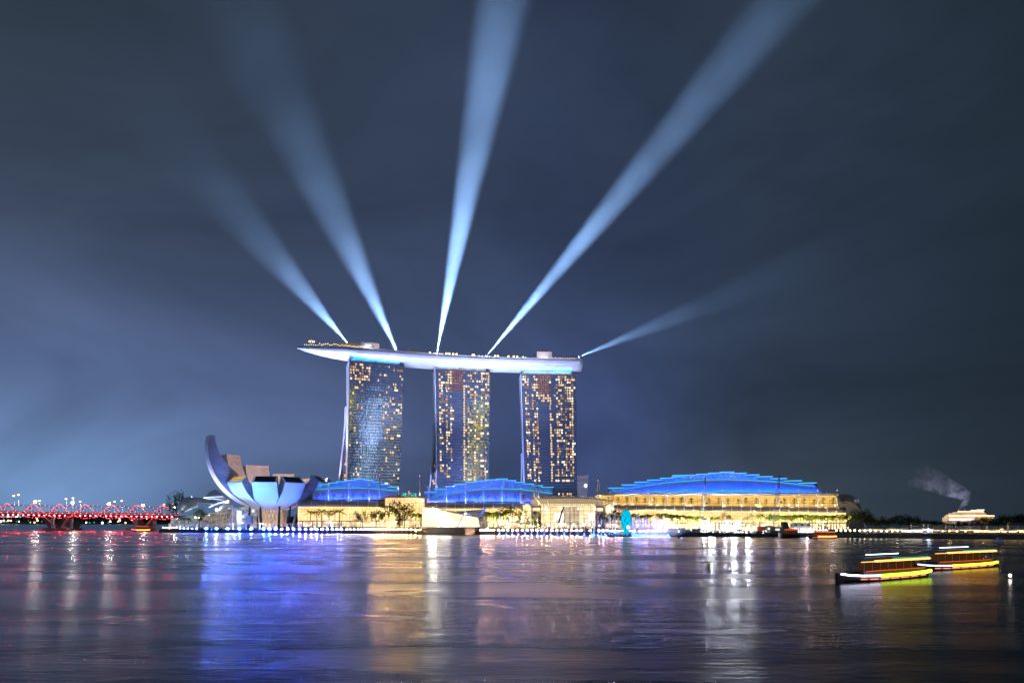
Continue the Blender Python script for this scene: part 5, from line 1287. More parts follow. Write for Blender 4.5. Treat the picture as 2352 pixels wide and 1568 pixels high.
for px in [xa(x) for x in (525, 660, 797, 935, 1078, 1215, 1357, 1503)]: jetpts.append(putj(j2, px, quayY(px)-8, 1, R.uniform(0.6, 0.95)))
for px in [xa(x) for x in (1650, 1703, 1790, 1860, 1940, 2025)]+[z7(x) for x in (1010, 1075)]: jetpts.append(putj(j3, px, quayY(px)-16, R.uniform(.8, 1.2), R.uniform(0.7, 1.0)))
for px in [z7(x) for x in (1280, 1310, 1330, 1360, 1390, 1415, 1445, 1475, 1510, 1550, 1600, 1640, 1670, 1700, 1750, 1785, 1845)]: jetpts.append(putj(j4, px, quayY(px)-14, R.uniform(.7, 1.1), R.uniform(0.65, 1.05)))
for i, o in enumerate(jetpts):
    if i % 2 == 0: lamp('POINT', 'jet_light', Vector(o.location)+Vector((0.5, -3.0, 1.0)), 2200, (0.03, 0.20, 1.0), None, shadow_soft_size=0.5)
    if i % 4 == 1: lamp('POINT', 'plume_light', Vector(o.location)+Vector((0.5, -6.0, 9.0)), 1500, (0.20, 0.26, 1.0), None, shadow_soft_size=1)
# mist bank at the right end of the fountains
m = bpy.data.materials.new('mist_air'); m.use_nodes = True; t = NT(m.node_tree)
g = t.n('TexCoord').outputs['Object']; nz = t.n('TexNoise', None, Vector=g, Scale=0.12, Detail=3.0).outputs[0]
ln = t.n('VectorMath', {'operation': 'LENGTH'}, i0=t.n('VectorMath', {'operation': 'DIVIDE'}, i0=g, i1=(24, 5, 6))).outputs[1]
t.n('OutputMaterial', None, Volume=t.n('VolumeScatter', None, Color=(1, 1, 1, 1), Density=t.m('MULTIPLY', t.rng(ln, 1.0, 0.2, 0, 0.16), t.rng(nz, 0.3, 0.7, 0.4, 1.3))))
mb = MB(); c = PG(1508, 474, 4.4); mb.ball(c, 1, 20, 12)
for v in mb.v: d_ = v-c; v.x, v.y, v.z = c.x+d_.x*24, c.y+d_.y*5, c.z+d_.z*4.3
tag(mb.build('mist', m, org=c), 'pale lilac bank of drifting spray right of the cyan lantern', 'mist', None, 'stuff')
for dx in (-16, -4, 8, 18): lamp('POINT', 'mist_light', c+Vector((dx, -1, -2)), 420, (0.5, 0.6, 1.0), None, shadow_soft_size=0.5)
# cyan lantern on its raft
ln_ = thing('lantern_sculpture', 'tall cyan egg shaped lantern with dark lattice on a floating raft', 'lantern', PG(1438.5, 498, 0))
lc = PG(1438.5, 498, 0); zs_ = 498/F
mb = MB(); prof = [(0.6, 2.0), (2.2, 2.4), (4.2, 2.7), (7.5, 3.6), (11, 4.1), (15, 4.0), (17.5, 3.3), (19.3, 2.3), (20.2, 1.2)]
mb.loft([[lc+Vector((r*cos(2*pi*k/12+(j%2)*pi/12), r*sin(2*pi*k/12+(j%2)*pi/12), z)) for k in range(12)] for j, (z, r) in enumerate(prof)]); mb.build('lantern_skin', emat('lantern_cyan', (0.0, 0.55, 0.86, 1), 1.05), ln_)
mb = MB()
for j in range(len(prof)-1):
    for k in range(12):
        (z0, r0), (z1, r1) = prof[j], prof[j+1]; a0 = 2*pi*k/12+(j%2)*pi/12; a1 = 2*pi*k/12+((j+1)%2)*pi/12
        if (k+j) % 2 == 0: mb.tube([lc+Vector((r0*1.02*cos(a0), r0*1.02*sin(a0), z0)), lc+Vector((r1*1.02*cos(a1), r1*1.02*sin(a1), z1))], 0.2, 4)
mb.ball(lc+Vector((0, 0, 20.4)), 1.3, 8, 5, 0.5); mb.build('lattice', DARK, ln_)
mb = MB(); mb.box((lc.x, lc.y-1, 0.3), (31, 9, 1.2))
for i in range(14): mb.box((lc.x-13+i*2.0+R.uniform(-.4, .4), lc.y-3, 1.4), (0.9, 0.9, R.uniform(0.9, 2.0)))
mb.build('raft', DARK, ln_)
mb = MB()
for i in range(16): mb.ball(lc+Vector((-13+i*0.62, -3.4, R.uniform(1.6, 4.0))), 0.28, 6, 4)
mb.build('raft_lights', emat('led_ice', (0.25, 0.75, 1, 1), 3), ln_)
mb = MB(); mb.ball(lc+Vector((0.7, -4.0, 7.0)), 1.15, 8, 6); mb.build('spot_disc', emat('lantern_white', (0.75, 0.97, 1, 1), 6), ln_)

# ================================================================== BARGE AND CRANES
bg_ = thing('work_barge', 'dark work barge crowded with huts and gear moored beside the fountains', 'barge', PG(1680, 466, 0))
bw = lambda px, back, z: PG(px, quayY(px)+back, z)
mb = MB(); a, b_ = bw(1562, -6, 0), bw(1790, -7, 0); dd = (b_-a).normalized(); nn = Vector((-dd.y, dd.x, 0))
mb.box8([a-Vector((0, 0, 1)), b_-Vector((0, 0, 1)), b_+nn*9-Vector((0, 0, 1)), a+nn*9-Vector((0, 0, 1))], [a+Vector((0, 0, 3.4)), b_+Vector((0, 0, 2.6)), b_+nn*9+Vector((0, 0, 2.6)), a+nn*9+Vector((0, 0, 3.4))]); mb.build('hull', pmat('barge_hull', (0.015, 0.018, 0.025), 0.6, 0.2, 0.3, 0.4), bg_)
GR = pmat('hut_grey', (0.25, 0.27, 0.3), 0.6, 0.1, 0.1, 0.5); RD = pmat('container_red', (0.22, 0.03, 0.03), 0.6, 0.1, 0.1, 0.5); BLU = pmat('tarp_blue', (0.02, 0.06, 0.22), 0.6)
for px, w_, h_, mt_, nm_ in [(1567, 5, 3, BLU, 'hut'), (1580, 4, 2.2, GR, 'hut'), (1600, 7, 2.4, DARK, 'hut'), (1626, 4, 2.2, GR, 'hut'), (1658, 5, 3.2, GR, 'hut'), (1667, 3, 4, OFFW, 'hut'), (1698, 4, 2.2, DARK, 'hut'), (1752, 8, 4.2, RD, 'container'), (1765, 4, 5, GR, 'hut'), (1785, 8, 4.0, GR, 'hut')]:
    p = bw(px, 0, 3.1); mb = MB(); mb.box((p.x, p.y, p.z+h_/2), (w_, 4, h_), MA); mb.box((p.x, p.y, p.z+h_+0.12), (w_+0.5, 4.4, 0.24), MA); q = mb.build(nm_, mt_, bg_)
    if mt_ is GR: mb = MB(); mb.box((p.x-0.6, p.y-2.15, p.z+h_*0.6), (w_*0.35, 0.1, h_*0.3), MA); mb.build('hut_window', W_B, q)
mb = MB()
for i in range(90):
    p = bw(R.uniform(1566, 1786), R.uniform(-5, 1), 3.0); s_ = R.uniform(0.4, 1.5); mb.box((p.x, p.y, p.z+s_/2), (s_*R.uniform(.6, 2), s_, s_*R.uniform(.6, 1.6)), R.uniform(0, 3))
mb.build('deck_gear', [DARK], bg_)['kind'] = 'stuff'
mb = MB()
for i in range(40): mb.ball(bw(R.uniform(1600, 1760), -5.6, R.uniform(2.6, 4.4)), 0.2, 6, 4)
mb.build('work_lights', L_WHITE, bg_)['kind'] = 'stuff'
wl_ = None
for px, py, s_, lb in [(1632.7, 1210.6, 1.0, 'blinding white work light on the left part of the barge'), (1685.8, 1211.5, 1.35, 'blinding white work light on the middle of the barge, the largest one'), (1717, 1213, 0.9, 'blinding white work light on the right part of the barge'), (1617, 1207, 0.45, 'small white work light near the left crane'), (1665, 1207, 0.4, 'small white work light between the two larger ones')]:
    p = bw(px, -3, 3.2); z = ZP(py, p.y)
    o = thing('work_light', lb, 'lamp', p, 'work lights on the barge'); q = Vector((p.x, p.y, z)); mb = MB(); mb.tube([p, q], 0.15, 5); mb.build('mast', DARK, o)
    mb = MB(); mb.ball(q, 1.15*s_, 8, 6); mb.build('lamp_head', emat('work_white', (0.95, 1.0, 1.0, 1), 420), o)
for px in (1640, 1685, 1720): lamp('POINT', 'work_glow', bw(px, -2, 9), 4000, (0.9, 1, 1), bg_, shadow_soft_size=1)
def crane(px, top, px1, label):
    b = bw(px, 2, 3.2); tp = P(px1, top, b.y+4); o = thing('crane', label, 'crane', b)
    mb = MB(); d = (tp-b); s_ = Vector((1, 0, 0)); q = Vector((0, 1, 0)); n = 26; w_ = 1.6
    cor = [(-1, -1), (1, -1), (1, 1), (-1, 1)]
    for (x, y) in cor: mb.tube([b+s_*x*w_*0.8+q*y*w_*0.8, b+d*0.3+s_*x*w_+q*y*w_, tp+s_*x*0.3+q*y*0.3], 0.13, 4)
    for i in range(n):
        f0, f1 = i/n, (i+1)/n; w0 = w_*(1 if f0 < .3 else 1-(f0-.3)*1.2); w1 = w_*(1 if f1 < .3 else 1-(f1-.3)*1.2); sg = 1 if i % 2 else -1
        for (x0, y0, x1, y1) in ((-sg, -1, sg, -1), (1, -sg, 1, sg), (-1, sg, -1, -sg)): mb.tube([b+d*f0+s_*x0*w0+q*y0*w0, b+d*f1+s_*x1*w1+q*y1*w1], 0.07, 4)
    mb.build('lattice_boom', GR, o)
    mb = MB(); mb.tube([tp, tp+Vector((1.2, 0, -d.z*0.45))], 0.12, 4); mb.ball(tp+Vector((1.2, 0, -d.z*0.47)), 0.8, 7, 5); mb.build('hoist', DARK, o)
    mb = MB(); mb.box((b.x+1, b.y+2, b.z+1.8), (5, 4, 3.6), MA); mb.build('cab', GR, o); return o
crane(1609, 1097, 1620, 'dark lattice crane on the barge, left of two, before the blue roof'); crane(1778, 1091, 1790, 'dark lattice crane on the barge, right of two, before the blue roof')
# landing hall on the quay right of the barge
lh = thing('landing_stage', 'pale landing stage building with glowing white booths right of the barge', 'building', bw(1828, 3, 3))
c = bw(1838, 5, 3.2); mb = MB(); mb.box((c.x, c.y, 8.6), (13, 6, 3.6), MA); wb = mb.build('upper_hall', OFFW, lh)
mb = MB()
for dx in (-4.3, 0, 4.3): mb.box((c.x+dx*cos(MA), c.y+dx*sin(MA)-3.05, 8.8), (1.8, 0.2, 1.1), MA)
mb.build('window_strip', DARK, wb)
mb = MB(); q = c-MD*9; mb.box8([q+Vector((-2.6, -2, 0)), q+Vector((2.6, -2, 0)), q+Vector((2.6, 2, 0)), q+Vector((-2.6, 2, 0))], [q+Vector((-4.2, -2, 8)), q+Vector((-1.2, -2, 8)), q+Vector((-1.2, 2, 8)), q+Vector((-4.2, 2, 8))]); mb.build('slanted_wall', DARK, lh)
for dx in (-4.5, 0.3, 5.2):
    mb = MB(); mb.box((c.x+dx*cos(MA), c.y+dx*sin(MA)-4.5, 4.7), (3.6, 3, 2.9), MA); mb.build('glowing_booth', emat('booth_ice', (0.8, 0.92, 1.0, 1), 2.6), lh)
for i in range(1):
    mb = MB()
    for k in range(60): mb.ball(bw(R.uniform(1842, 1950), R.uniform(14, 36), R.uniform(4.2, 9)), R.uniform(.22, .5), 6, 4)
    tag(mb.build('fairy_lights', L_WARM2, org=bw(1900, 20, 4)), 'scattered small warm lights beneath the long palm row', 'lights', None, 'stuff')

# ================================================================== BOATS
def boat(name, label, pa, pb, group, beam, fb, roof_h, cols, kind=0):
    """pa bow, pb stern waterline points"""
    a, b_ = Vector(pa), Vector(pb); L_ = (b_-a).length; d = (b_-a).normalized(); n = Vector((-d.y, d.x, 0)); 
    if n.y > 0: n = -n                    # towards the viewer
    o = thing(name, label, 'boat', (a+b_)/2, group); q = lambda f, s_, z: a+d*L_*f+n*s_+Vector((0, 0, z))
    hullm, roofm, eave, strip_, strip2, top = cols
    mb = MB(); rs = []
    for f, w_, sh in [(0.0, 0.12, 0.55), (0.06, 0.5, 0.35), (0.16, 0.85, 0.16), (0.35, 1.0, 0.02), (0.7, 1.0, 0.02), (0.92, 0.9, 0.15), (1.0, 0.7, 0.25)]:
        w2 = beam/2*w_; r0 = -0.5; rs.append([q(f, -w2*0.6, r0), q(f, w2*0.6, r0), q(f, w2*0.96, fb*0.45), q(f, w2, fb+sh*fb), q(f, -w2, fb+sh*fb), q(f, -w2*0.96, fb*0.45)])
    mb.loft(rs); mb.build('hull', hullm, o)
    if strip_:
        mb = MB(); mb.tube([q(f, beam/2*w_+0.10, fb*(0.80+sh)) for f, w_, sh in [(0.36, 1, 0.05), (0.7, 1, 0.05), (0.92, .92, 0.15), (1.0, .74, 0.25)]], fb*0.28, 6); mb.build('light_strip', strip_, o)
    if top: mb = MB(); mb.tube([q(f, beam/2*w_*0.97+0.06, fb*(0.34+sh)) for f, w_, sh in [(0.16, .85, .16), (0.35, 1, 0.02), (0.7, 1, 0.02), (0.92, .9, 0.12)]], 0.15, 6); mb.build('hull_band', E_PK, o)
    if strip2:
        mb = MB(); mb.tube([q(f, beam/2*w_+0.12, fb*(0.88+sh)) for f, w_, sh in [(0.02, .2, 0.5), (0.08, .58, 0.3), (0.17, .88, 0.16), (0.35, 1, 0.02)]], fb*0.13, 6); mb.build('bow_strip', strip2, o)
    mb = MB(); c0, c1 = 0.2, 0.93; w2 = beam*0.40; z0 = fb*1.02
    mb.box8([q(c0, w2, z0), q(c1, w2, z0), q(c1, -w2, z0), q(c0, -w2, z0)], [q(c0, w2, z0+0.7), q(c1, w2, z0+0.7), q(c1, -w2, z0+0.7), q(c0, -w2, z0+0.7)]); cb = mb.build('cabin', hullm, o)
    mb = MB()
    for k in range(9):
        f = c0+(c1-c0)*k/8
        for s_ in (-w2, w2): mb = MB(); mb.tube([q(f, s_, z0+0.6), q(f, s_, roof_h)], 0.07, 5); mb.build('roof_post', STEEL, o)
    mb = MB(); mb.poly(q(c0+.03, 0, z0+0.7), q(c1-.03, 0, z0+0.7), q(c1-.03, 0, roof_h-0.2), q(c0+.03, 0, roof_h-0.2)); mb.build('cabin_glow', emat('cabin_amber', (0.9, 0.35, 0.10, 1), 0.05), o)
    mb = MB(); rs = []
    for f, k in [(c0-.06, 0.0), (c0+.02, .3), (0.5, .45), (c1-.02, .3), (c1+.04, 0.0)]: rs.append([q(f, w2+.3, roof_h), q(f, w2*.5, roof_h+k+.25), q(f, -w2*.5, roof_h+k+.25), q(f, -w2-.3, roof_h)])
    mb.loft(rs); rf_ = mb.build('roof', roofm, o)
    if top:                                   # better fitted passenger boats
        mb = MB()
        for k in range(6):
            f = 0.22+k*0.12; c_ = q(f, beam/2+0.12, fb*0.55); mb.tube([c_+n*0.0+Vector((0, 0, .38)), c_+d*0.38, c_-Vector((0, 0, .38)), c_-d*0.38, c_+Vector((0, 0, .38))], 0.12, 6)
        mb.build('tyre_fenders', DARK, o)['kind'] = 'stuff'
        mb = MB(); mb.tube([q(c0+.02, w2+.05, z0+0.78), q(c1-.02, w2+.05, z0+0.78)], 0.10, 5); mb.build('deck_strip', E_RD2, o)
        mb = MB(); mb.tube([q(c0+.32, w2+.1, roof_h+.42), q(c1+.04, w2+.1, roof_h+.36)], 0.07, 5); mb.build('roof_edge_strip', E_TL, rf_)
        mb = MB(); mb.tube([q(c0-.05, w2+.36, roof_h-.05), q(c0+.12, w2+.36, roof_h-.05)], 0.10, 5); mb.build('front_eave_strip', E_AM, rf_)
        mb = MB(); mb.tube([q(0.02, 0, fb*1.5), q(0.18, 0, fb*1.5), q(0.2, 0, z0+1)], 0.04, 4); mb.tube([q(0.1, .5, fb*1.25), q(0.1, .5, fb*1.25+.8)], 0.04, 4); mb.build('bow_rail', STEEL, o)
        mb = MB()
        for k in range(7):
            f = c0+.1+k*0.085; mb.box(tuple(q(f, w2*.45, z0+0.45)), (0.7, 0.6, 0.9), atan2(d.y, d.x))
        mb.build('seats', pmat('seat_red', (0.3, 0.05, 0.04), 0.7), o)
        mb = MB(); mb.ball(q(c0+.25, 0, roof_h-.35), 0.16, 6, 4); mb.ball(q(c0+.5, 0, roof_h-.35), 0.16, 6, 4); mb.build('cabin_lamp', E_AM, o)
    if eave: mb = MB(); mb.tube([q(c0+.1, w2+.36, roof_h), q(c1+.03, w2+.36, roof_h)], 0.20, 6); mb.build('eave_strip', eave, rf_)
    if top: mb = MB(); mb.tube([q(c0+.12, 0, roof_h+1.15), q(c0+.5, 0, roof_h+1.15)], 0.09, 6); mb.build('roof_strip', top, rf_); mb = MB(); [mb.tube([q(c0+f, 0, roof_h+.4), q(c0+f, 0, roof_h+1.15)], 0.05, 4) for f in (.14, .48)]; mb.build('strip_stay', STEEL, rf_)
    return o
HB = pmat('boat_hull_dark', (0.03, 0.02, 0.018), 0.4); HR = pmat('boat_roof_grey', (0.16, 0.17, 0.19), 0.5); RR = pmat('boat_roof_red', (0.5, 0.05, 0.03), 0.5)
E_OR = emat('strip_orange', (1.0, 0.26, 0.05, 1), 6); E_LG = emat('strip_lime', (0.50, 0.85, 0.03, 1), 5.0); E_LI = emat('strip_lilac', (0.75, 0.72, 1.0, 1), 14); E_IC = emat('strip_ice', (0.8, 0.93, 1, 1), 4); E_YL = emat('strip_yellow', (0.9, 0.62, 0.03, 1), 4); E_PK = emat('strip_salmon', (1, 0.34, 0.20, 1), 1.1); E_RD2 = emat('strip_deep_red', (1, 0.12, 0.03, 1), 0.9); E_TL = emat('strip_teal', (0.05, 0.8, 0.6, 1), 0.9); E_AM = emat('strip_amber', (1, 0.55, 0.15, 1), 1.6); E_RD = emat('strip_red', (1, 0.10, 0.05, 1), 1.8)
def wp(px, py): Y = H*F/(py-HY); return PG(px, Y, 0)
b1 = boat('river_boat', 'nearer of two river boats with lime green hull light and lilac bow light', wp(1921, 1338), wp(2117, 1322), 'river boats on the water at right', 4.6, 1.25, 4.0, (HB, HR, E_OR, E_LG, E_LI, E_IC))
b2 = boat('river_boat', 'farther of two river boats with yellow hull light', wp(2098, 1311), wp(2273, 1300), 'river boats on the water at right', 4.6, 1.2, 4.2, (HB, HR, E_OR, E_YL, E_IC, E_IC))
boat('river_boat', 'dark river boat with red roof near the landing stage', wp(1788, 1233.5), wp(1838, 1234), None, 5, 2.0, 5.6, (HB, RR, E_RD, None, None, None))
boat('river_boat', 'low river boat with a bright red and violet light line at the right quay', wp(1856, 1235.2), wp(1922, 1236), None, 4, 1.5, 4.3, (HB, HR, E_RD, E_OR, None, E_LI))
boat('river_boat', 'small pink lit tour boat moored at the bridge end', PG(302, 715, 0), PG(348, 705, 0), None, 5, 2.0, 5.5, (HB, RR, E_RD, E_OR, emat('strip_pink', (1, 0.3, 0.45, 1), 3), None))
b = wp(1711, 1230.5); boat('motor_boat', 'small motor boat with green and orange lights in front of the barge', b+Vector((-5, 0, 0)), b+Vector((6, 0, 0)), None, 3, 1.1, 3.0, (HB, pmat('boat_canopy_orange', (0.6, 0.2, 0.05), 0.6), E_OR, E_LG, None, None))
# capsule boat before the fountains
p = wp(1210.5, 1227.8); o = thing('dome_boat', 'dark dome shaped boat with glass sides before the fountains', 'boat', p)
mb = MB(); mb.loft([[p+Vector((9*r*cos(2*pi*k/20), 4*r*sin(2*pi*k/20), z)) for k in range(20)] for r, z in ((0.9, -0.4), (1, 0.8), (0.97, 1.3))]); mb.build('hull', DARK, o)
mb = MB(); mb.loft([[p+Vector((7*r*cos(2*pi*k/20)+0.4, 3.2*r*sin(2*pi*k/20), z)) for k in range(20)] for r, z in ((1, 1.31), (0.95, 2.6), (0.8, 3.8), (0.45, 4.6))]); mb.build('dome', pmat('dome_glass', (0.05, 0.06, 0.07), 0.15, 0.3), o, True)
# blue pedal boats
p0 = wp(1580, 1229.5); o = thing('float_raft', 'small blue float with four round white lamps beside the barge', 'raft', p0)
mb = MB(); mb.loft([[p0+Vector((x*9, y*3, z)) for x, y in ((-.9*s_, -s_), (s_, -s_), (1.0*s_, s_), (-.9*s_, s_))] for z, s_ in ((-0.3, .9), (1.2, 1.0), (3.6, 0.72))]); mb.build('float_body', pmat('float_blue', (0.05, 0.22, 0.6), 0.4), o)
mb = MB()
for dx in (-4.5, -1.5, 1.8, 4.6): mb.ball(p0+Vector((dx, -1, 4.5)), 1.0, 8, 6)
mb.build('float_lamps', emat('float_ice', (0.55, 0.8, 1, 1), 2.0), o)
lamp('POINT', 'float_glow', p0+Vector((0, -6, 4)), 1200, (0.5, 0.75, 1), o, shadow_soft_size=.5)
# buoys
def buoy(px, py, r, label, mat, lampm=None, stick=0.0):
    p = wp(px, py); o = thing('buoy', label, 'buoy', p); mb = MB(); mb.ball(p+Vector((0, 0, r*0.55)), r, 10, 7); mb.tube([p+Vector((0, 0, r)), p+Vector((0, 0, r*1.9+stick))], r*0.16, 6); mb.build('float', mat, o)
    if lampm: mb = MB(); mb.ball(p+Vector((0, 0, r*2.0+stick)), max(r*0.28, 0.3), 6, 4); mb.build('lamp', lampm, o)
buoy(1628, 1299, 0.55, 'yellow and black round buoy on open water below the barge', pmat('buoy_yellow', (0.5, 0.36, 0.02), 0.5)); buoy(2320, 1328, 0.33, 'small white buoy at the far right of the water', pmat('buoy_white', (0.8, 0.8, 0.8), 0.5), L_WHITE)
BK = pmat('buoy_black', (0.01, 0.01, 0.01), 0.5)
buoy(902, 1235, 0.8, 'small black buoy before the hedges left of the crystal pavilion', BK); buoy(956, 1236, 0.7, 'black stick buoy with a light just left of the crystal pavilion', BK, L_WHITE, 3.5); buoy(1559, 1236.5, 0.7, 'black stick buoy with a light at the end of the mist', BK, L_WHITE, 3.5); buoy(1278, 1229.5, 0.6, 'tiny black buoy before the middle of the fountain row', BK)
p = wp(2292, 1245); o = thing('dinghy', 'small pale dinghy off the right shore', 'boat', p); mb = MB(); mb.loft([[p+Vector((x, y, z)) for x, y, z in ((f, -w_, -0.2), (f, w_, -0.2), (f, w_*1.3, 1.3), (f, -w_*1.3, 1.3))] for f, w_ in ((-3, .3), (-1.5, 1), (2.5, 1.1))]); mb.build('hull', WHITE, o)
mb = MB(); mb.box((p.x+0.8, p.y, 1.9), (2, 1.6, 1.6)); mb.build('cabin', GR, o)

# ================================================================== WHITE ARCHED HALLS AT LEFT
th = thing('arched_hall', 'white shell roofed hall of layered arches between bridge and museum', 'hall', PG(470, 745, 3))
SHELL = tiles('shell_ribs', (0.72, 0.74, 0.76, 1), (0.64, 0.66, 0.7, 1), 40, 1.7, 0.12, 0.4, 0.2)
def ea(x, y): return 373.2+x*.10986, 1119.7+y*.10986          # detail survey
def shell(pts_lo, pts_hi, Ylo, Yhi, name='shell', mat=SHELL, bulge=3.0):
    lo = [P(*ea(*p), Ylo) for p in pts_lo]; hi = [P(*ea(*p), Yhi) for p in pts_hi]
    def at_(pts, u):
        t_ = u*(len(pts)-1); i = min(int(t_), len(pts)-2); return pts[i].lerp(pts[i+1], t_-i)
    mb = MB(); mb.grid(lambda u, v: at_(lo, u).lerp(at_(hi, u), v)+Vector((0, 0, bulge*sin(pi*v))), 24, 6); return mb.build(name, mat, th, True, thick=0.5)
shell([(370, 460), (420, 380), (560, 310), (760, 310), (1130, 360)], [(370, 330), (450, 215), (560, 195), (860, 235), (1180, 320)], 735, 775)
shell([(400, 480), (470, 420), (580, 380), (720, 370)], [(395, 400), (470, 335), (600, 305), (760, 315)], 722, 736)
shell([(450, 520), (520, 480), (620, 440), (740, 400)], [(430, 470), (500, 410), (600, 375), (730, 372)], 712, 726)
shell([(905, 240), (980, 190), (1150, 160), (1330, 300)], [(960, 150), (1030, 70), (1120, 60), (1300, 170)], 735, 765)
shell([(920, 250), (1050, 230), (1200, 260), (1380, 330)], [(900, 215), (1000, 190), (1160, 180), (1400, 290)], 722, 737)
mb = MB(); mb.tube([P(*ea(x, y), 715) for x, y in ((980, 410), (1080, 355), (1200, 315), (1390, 285))], 1.0, 6); mb.tube([P(*ea(x, y), 713) for x, y in ((870, 210), (1000, 190), (1260, 180))], 0.7, 6); mb.build('edge_beam', WHITE, th)
shell([(1170, 500), (1260, 440), (1350, 400), (1480, 400)], [(1220, 420), (1300, 355), (1400, 330), (1480, 335)], 700, 712, 'small_shell')
mb = MB(); mb.box8([PG(392, 738, 3), PG(590, 720, 3), PG(590, 760, 3), PG(392, 775, 3)], [PG(392, 738, 12), PG(590, 720, 30), PG(590, 760, 30), PG(392, 775, 14)]); mb.build('hall_body', lit_glass('hall_body_glass', (0.10, 0.13, 0.2, 1), (0.75, 0.78, 0.8, 1), 0.7, 5, 4, 0.4, 0.4, (0.2, 0.2, 0.2, 1), 0.5, 0.15), th)
for px, py, Y, pw in [(400, 1175, 716, 3500), (430, 1180, 705, 3000), (470, 1150, 712, 4500), (495, 1166, 700, 3500), (520, 1150, 712, 4500), (440, 1140, 765, 4000)]: lamp('POINT', 'hall_light', P(px, py, Y), pw, (0.92, 0.97, 1.0), th, shadow_soft_size=1)
gc = thing('glass_canopy', 'sloping glass canopy house on slender steel struts left of the museum', 'building', PG(505, 668, 3))
YG = 672
GCP = [ea(845, 620), ea(1000, 580), ea(1100, 540), ea(1200, 495), ea(1350, 452), ea(1480, 460), ea(1570, 510)]
tp = [P(*p, YG) for p in GCP]
mb = MB()
for a, b_ in zip(tp, tp[1:]): mb.poly(Vector((a.x, a.y, 3)), Vector((b_.x, b_.y, 3)), b_, a)
mb.build('glass_front', lit_glass('canopy_house_glass', (0.16, 0.16, 0.2, 1), (0.85, 0.65, 0.4, 1), 0.6, 2.4, 3.0, 0.25, 0.25, (0.08, 0.08, 0.09, 1), 0.5, 0.2), gc)
mb = MB(); mb.grid(lambda u, v: (lambda i, f: tp[i].lerp(tp[i+1], f))(min(int(u*6), 5), u*6-min(int(u*6), 5))+Vector((0, v*26, 2.5*sin(pi*v))), 12, 4); mb.build('glass_roof', SHELL, gc, thick=0.3)
mb = MB()
for p in tp: mb.tube([Vector((p.x, p.y-1.5, 3)), p+Vector((0, -1.5, 0))], 0.25, 5)
for a, b_ in zip(tp, tp[1:]): mb.tube([a+Vector((0, -1.6, .3)), b_+Vector((0, -1.6, .3))], 0.35, 5)
for i in range(5):
    a = tp[i]; mb.tube([Vector((a.x, a.y-1.8, 3)), tp[i+1]+Vector((0, -1.8, -1))], 0.2, 5)
mb.build('strut', STEEL, gc)
lamp('POINT', 'canopy_light', P(496, 1166, 660), 7000, (1, 0.95, 0.9), gc, shadow_soft_size=.5); lamp('POINT', 'canopy_light', P(530, 1190, 655), 3500, (1, 0.9, 0.8), gc, shadow_soft_size=.5)
st_ = thing('stair_tower', 'pale lilac stair tower with open landings under the left edge of the museum', 'stair tower', PG(556, 650, 3))
mb = MB(); q = PG(551.5, 650, 3); mb.box((q.x, q.y, 12.5), (4.4, 4.4, 19)); mb.build('shaft', WHITE, st_)
mb = MB()
for z in (7, 12, 17, 21): mb.box((q.x+5, q.y, z), (8, 4, 0.5)); mb.box((q.x-5, q.y, z+1), (6, 3.5, 0.4))
mb.box((q.x+9, q.y+2, 13), (5.5, 4, 8)); mb.build('landing', GR, st_)
mb = MB()
for z in (9.6, 16): mb.ball(q+Vector((3.4, -2.2, z-3)), 0.9, 8, 6)
mb.build('wall_lamp', L_WARM2, st_)
lamp('POINT', 'stair_light', q+Vector((-2, -8, 12)), 3000, (0.7, 0.7, 1), st_, shadow_soft_size=.5)
p4 = None
for x, y in ((30, 347), (213, 338), (242, 405), (243, 450)): pass
for x, y, r_, lb in ((1130, 462, 1.3, 'bright white floodlamp on a post above the glass canopy'), (685, 622, 0.9, 'white globe lamp left of the glass canopy, left of a pair'), (758, 622, 0.9, 'white globe lamp left of the glass canopy, right of a pair')):
    p = P(*ea(x, y), 690); o = thing('post_lamp', lb, 'lamp', Vector((p.x, p.y, 3))); mb = MB(); mb.tube([Vector((p.x, p.y, 3)), p], 0.15, 5); mb.build('post', STEEL, o); mb = MB(); mb.ball(p, r_, 8, 6); mb.build('globe', L_WHITE, o)

# ================================================================== RIGHT SHORE
rt = thing('ribbed_hall', 'dim grey ribbed dome hall behind the right end of the mall', 'hall', PG(1965, 620, 3))
mb = MB(); c = PG(1950, 620, 3); rs = []
for i in range(13):
    u = i/12; px = 1925+u*62; h_ = 34*sqrt(max(0.0, 1-(max(0, u-0.25)/0.75)**2.4))
    rs.append([PG(px, 600, 3), PG(px, 600, 3+h_*0.8), PG(px, 612, 3+h_), PG(px, 650, 3+h_), PG(px, 650, 3)])
mb.loft(rs); mb.build('dome', CANOPY, rt)
mb = MB()
for k in range(9): p = P(1946+k*3.2, 1153.5, 603); mb.tube([p, p+Vector((2.2, 4, 3))], 0.3, 4)
mb.build('roof_lights', emat('dim_lilac', (0.5, 0.5, 0.6, 1), 0.35), rt)
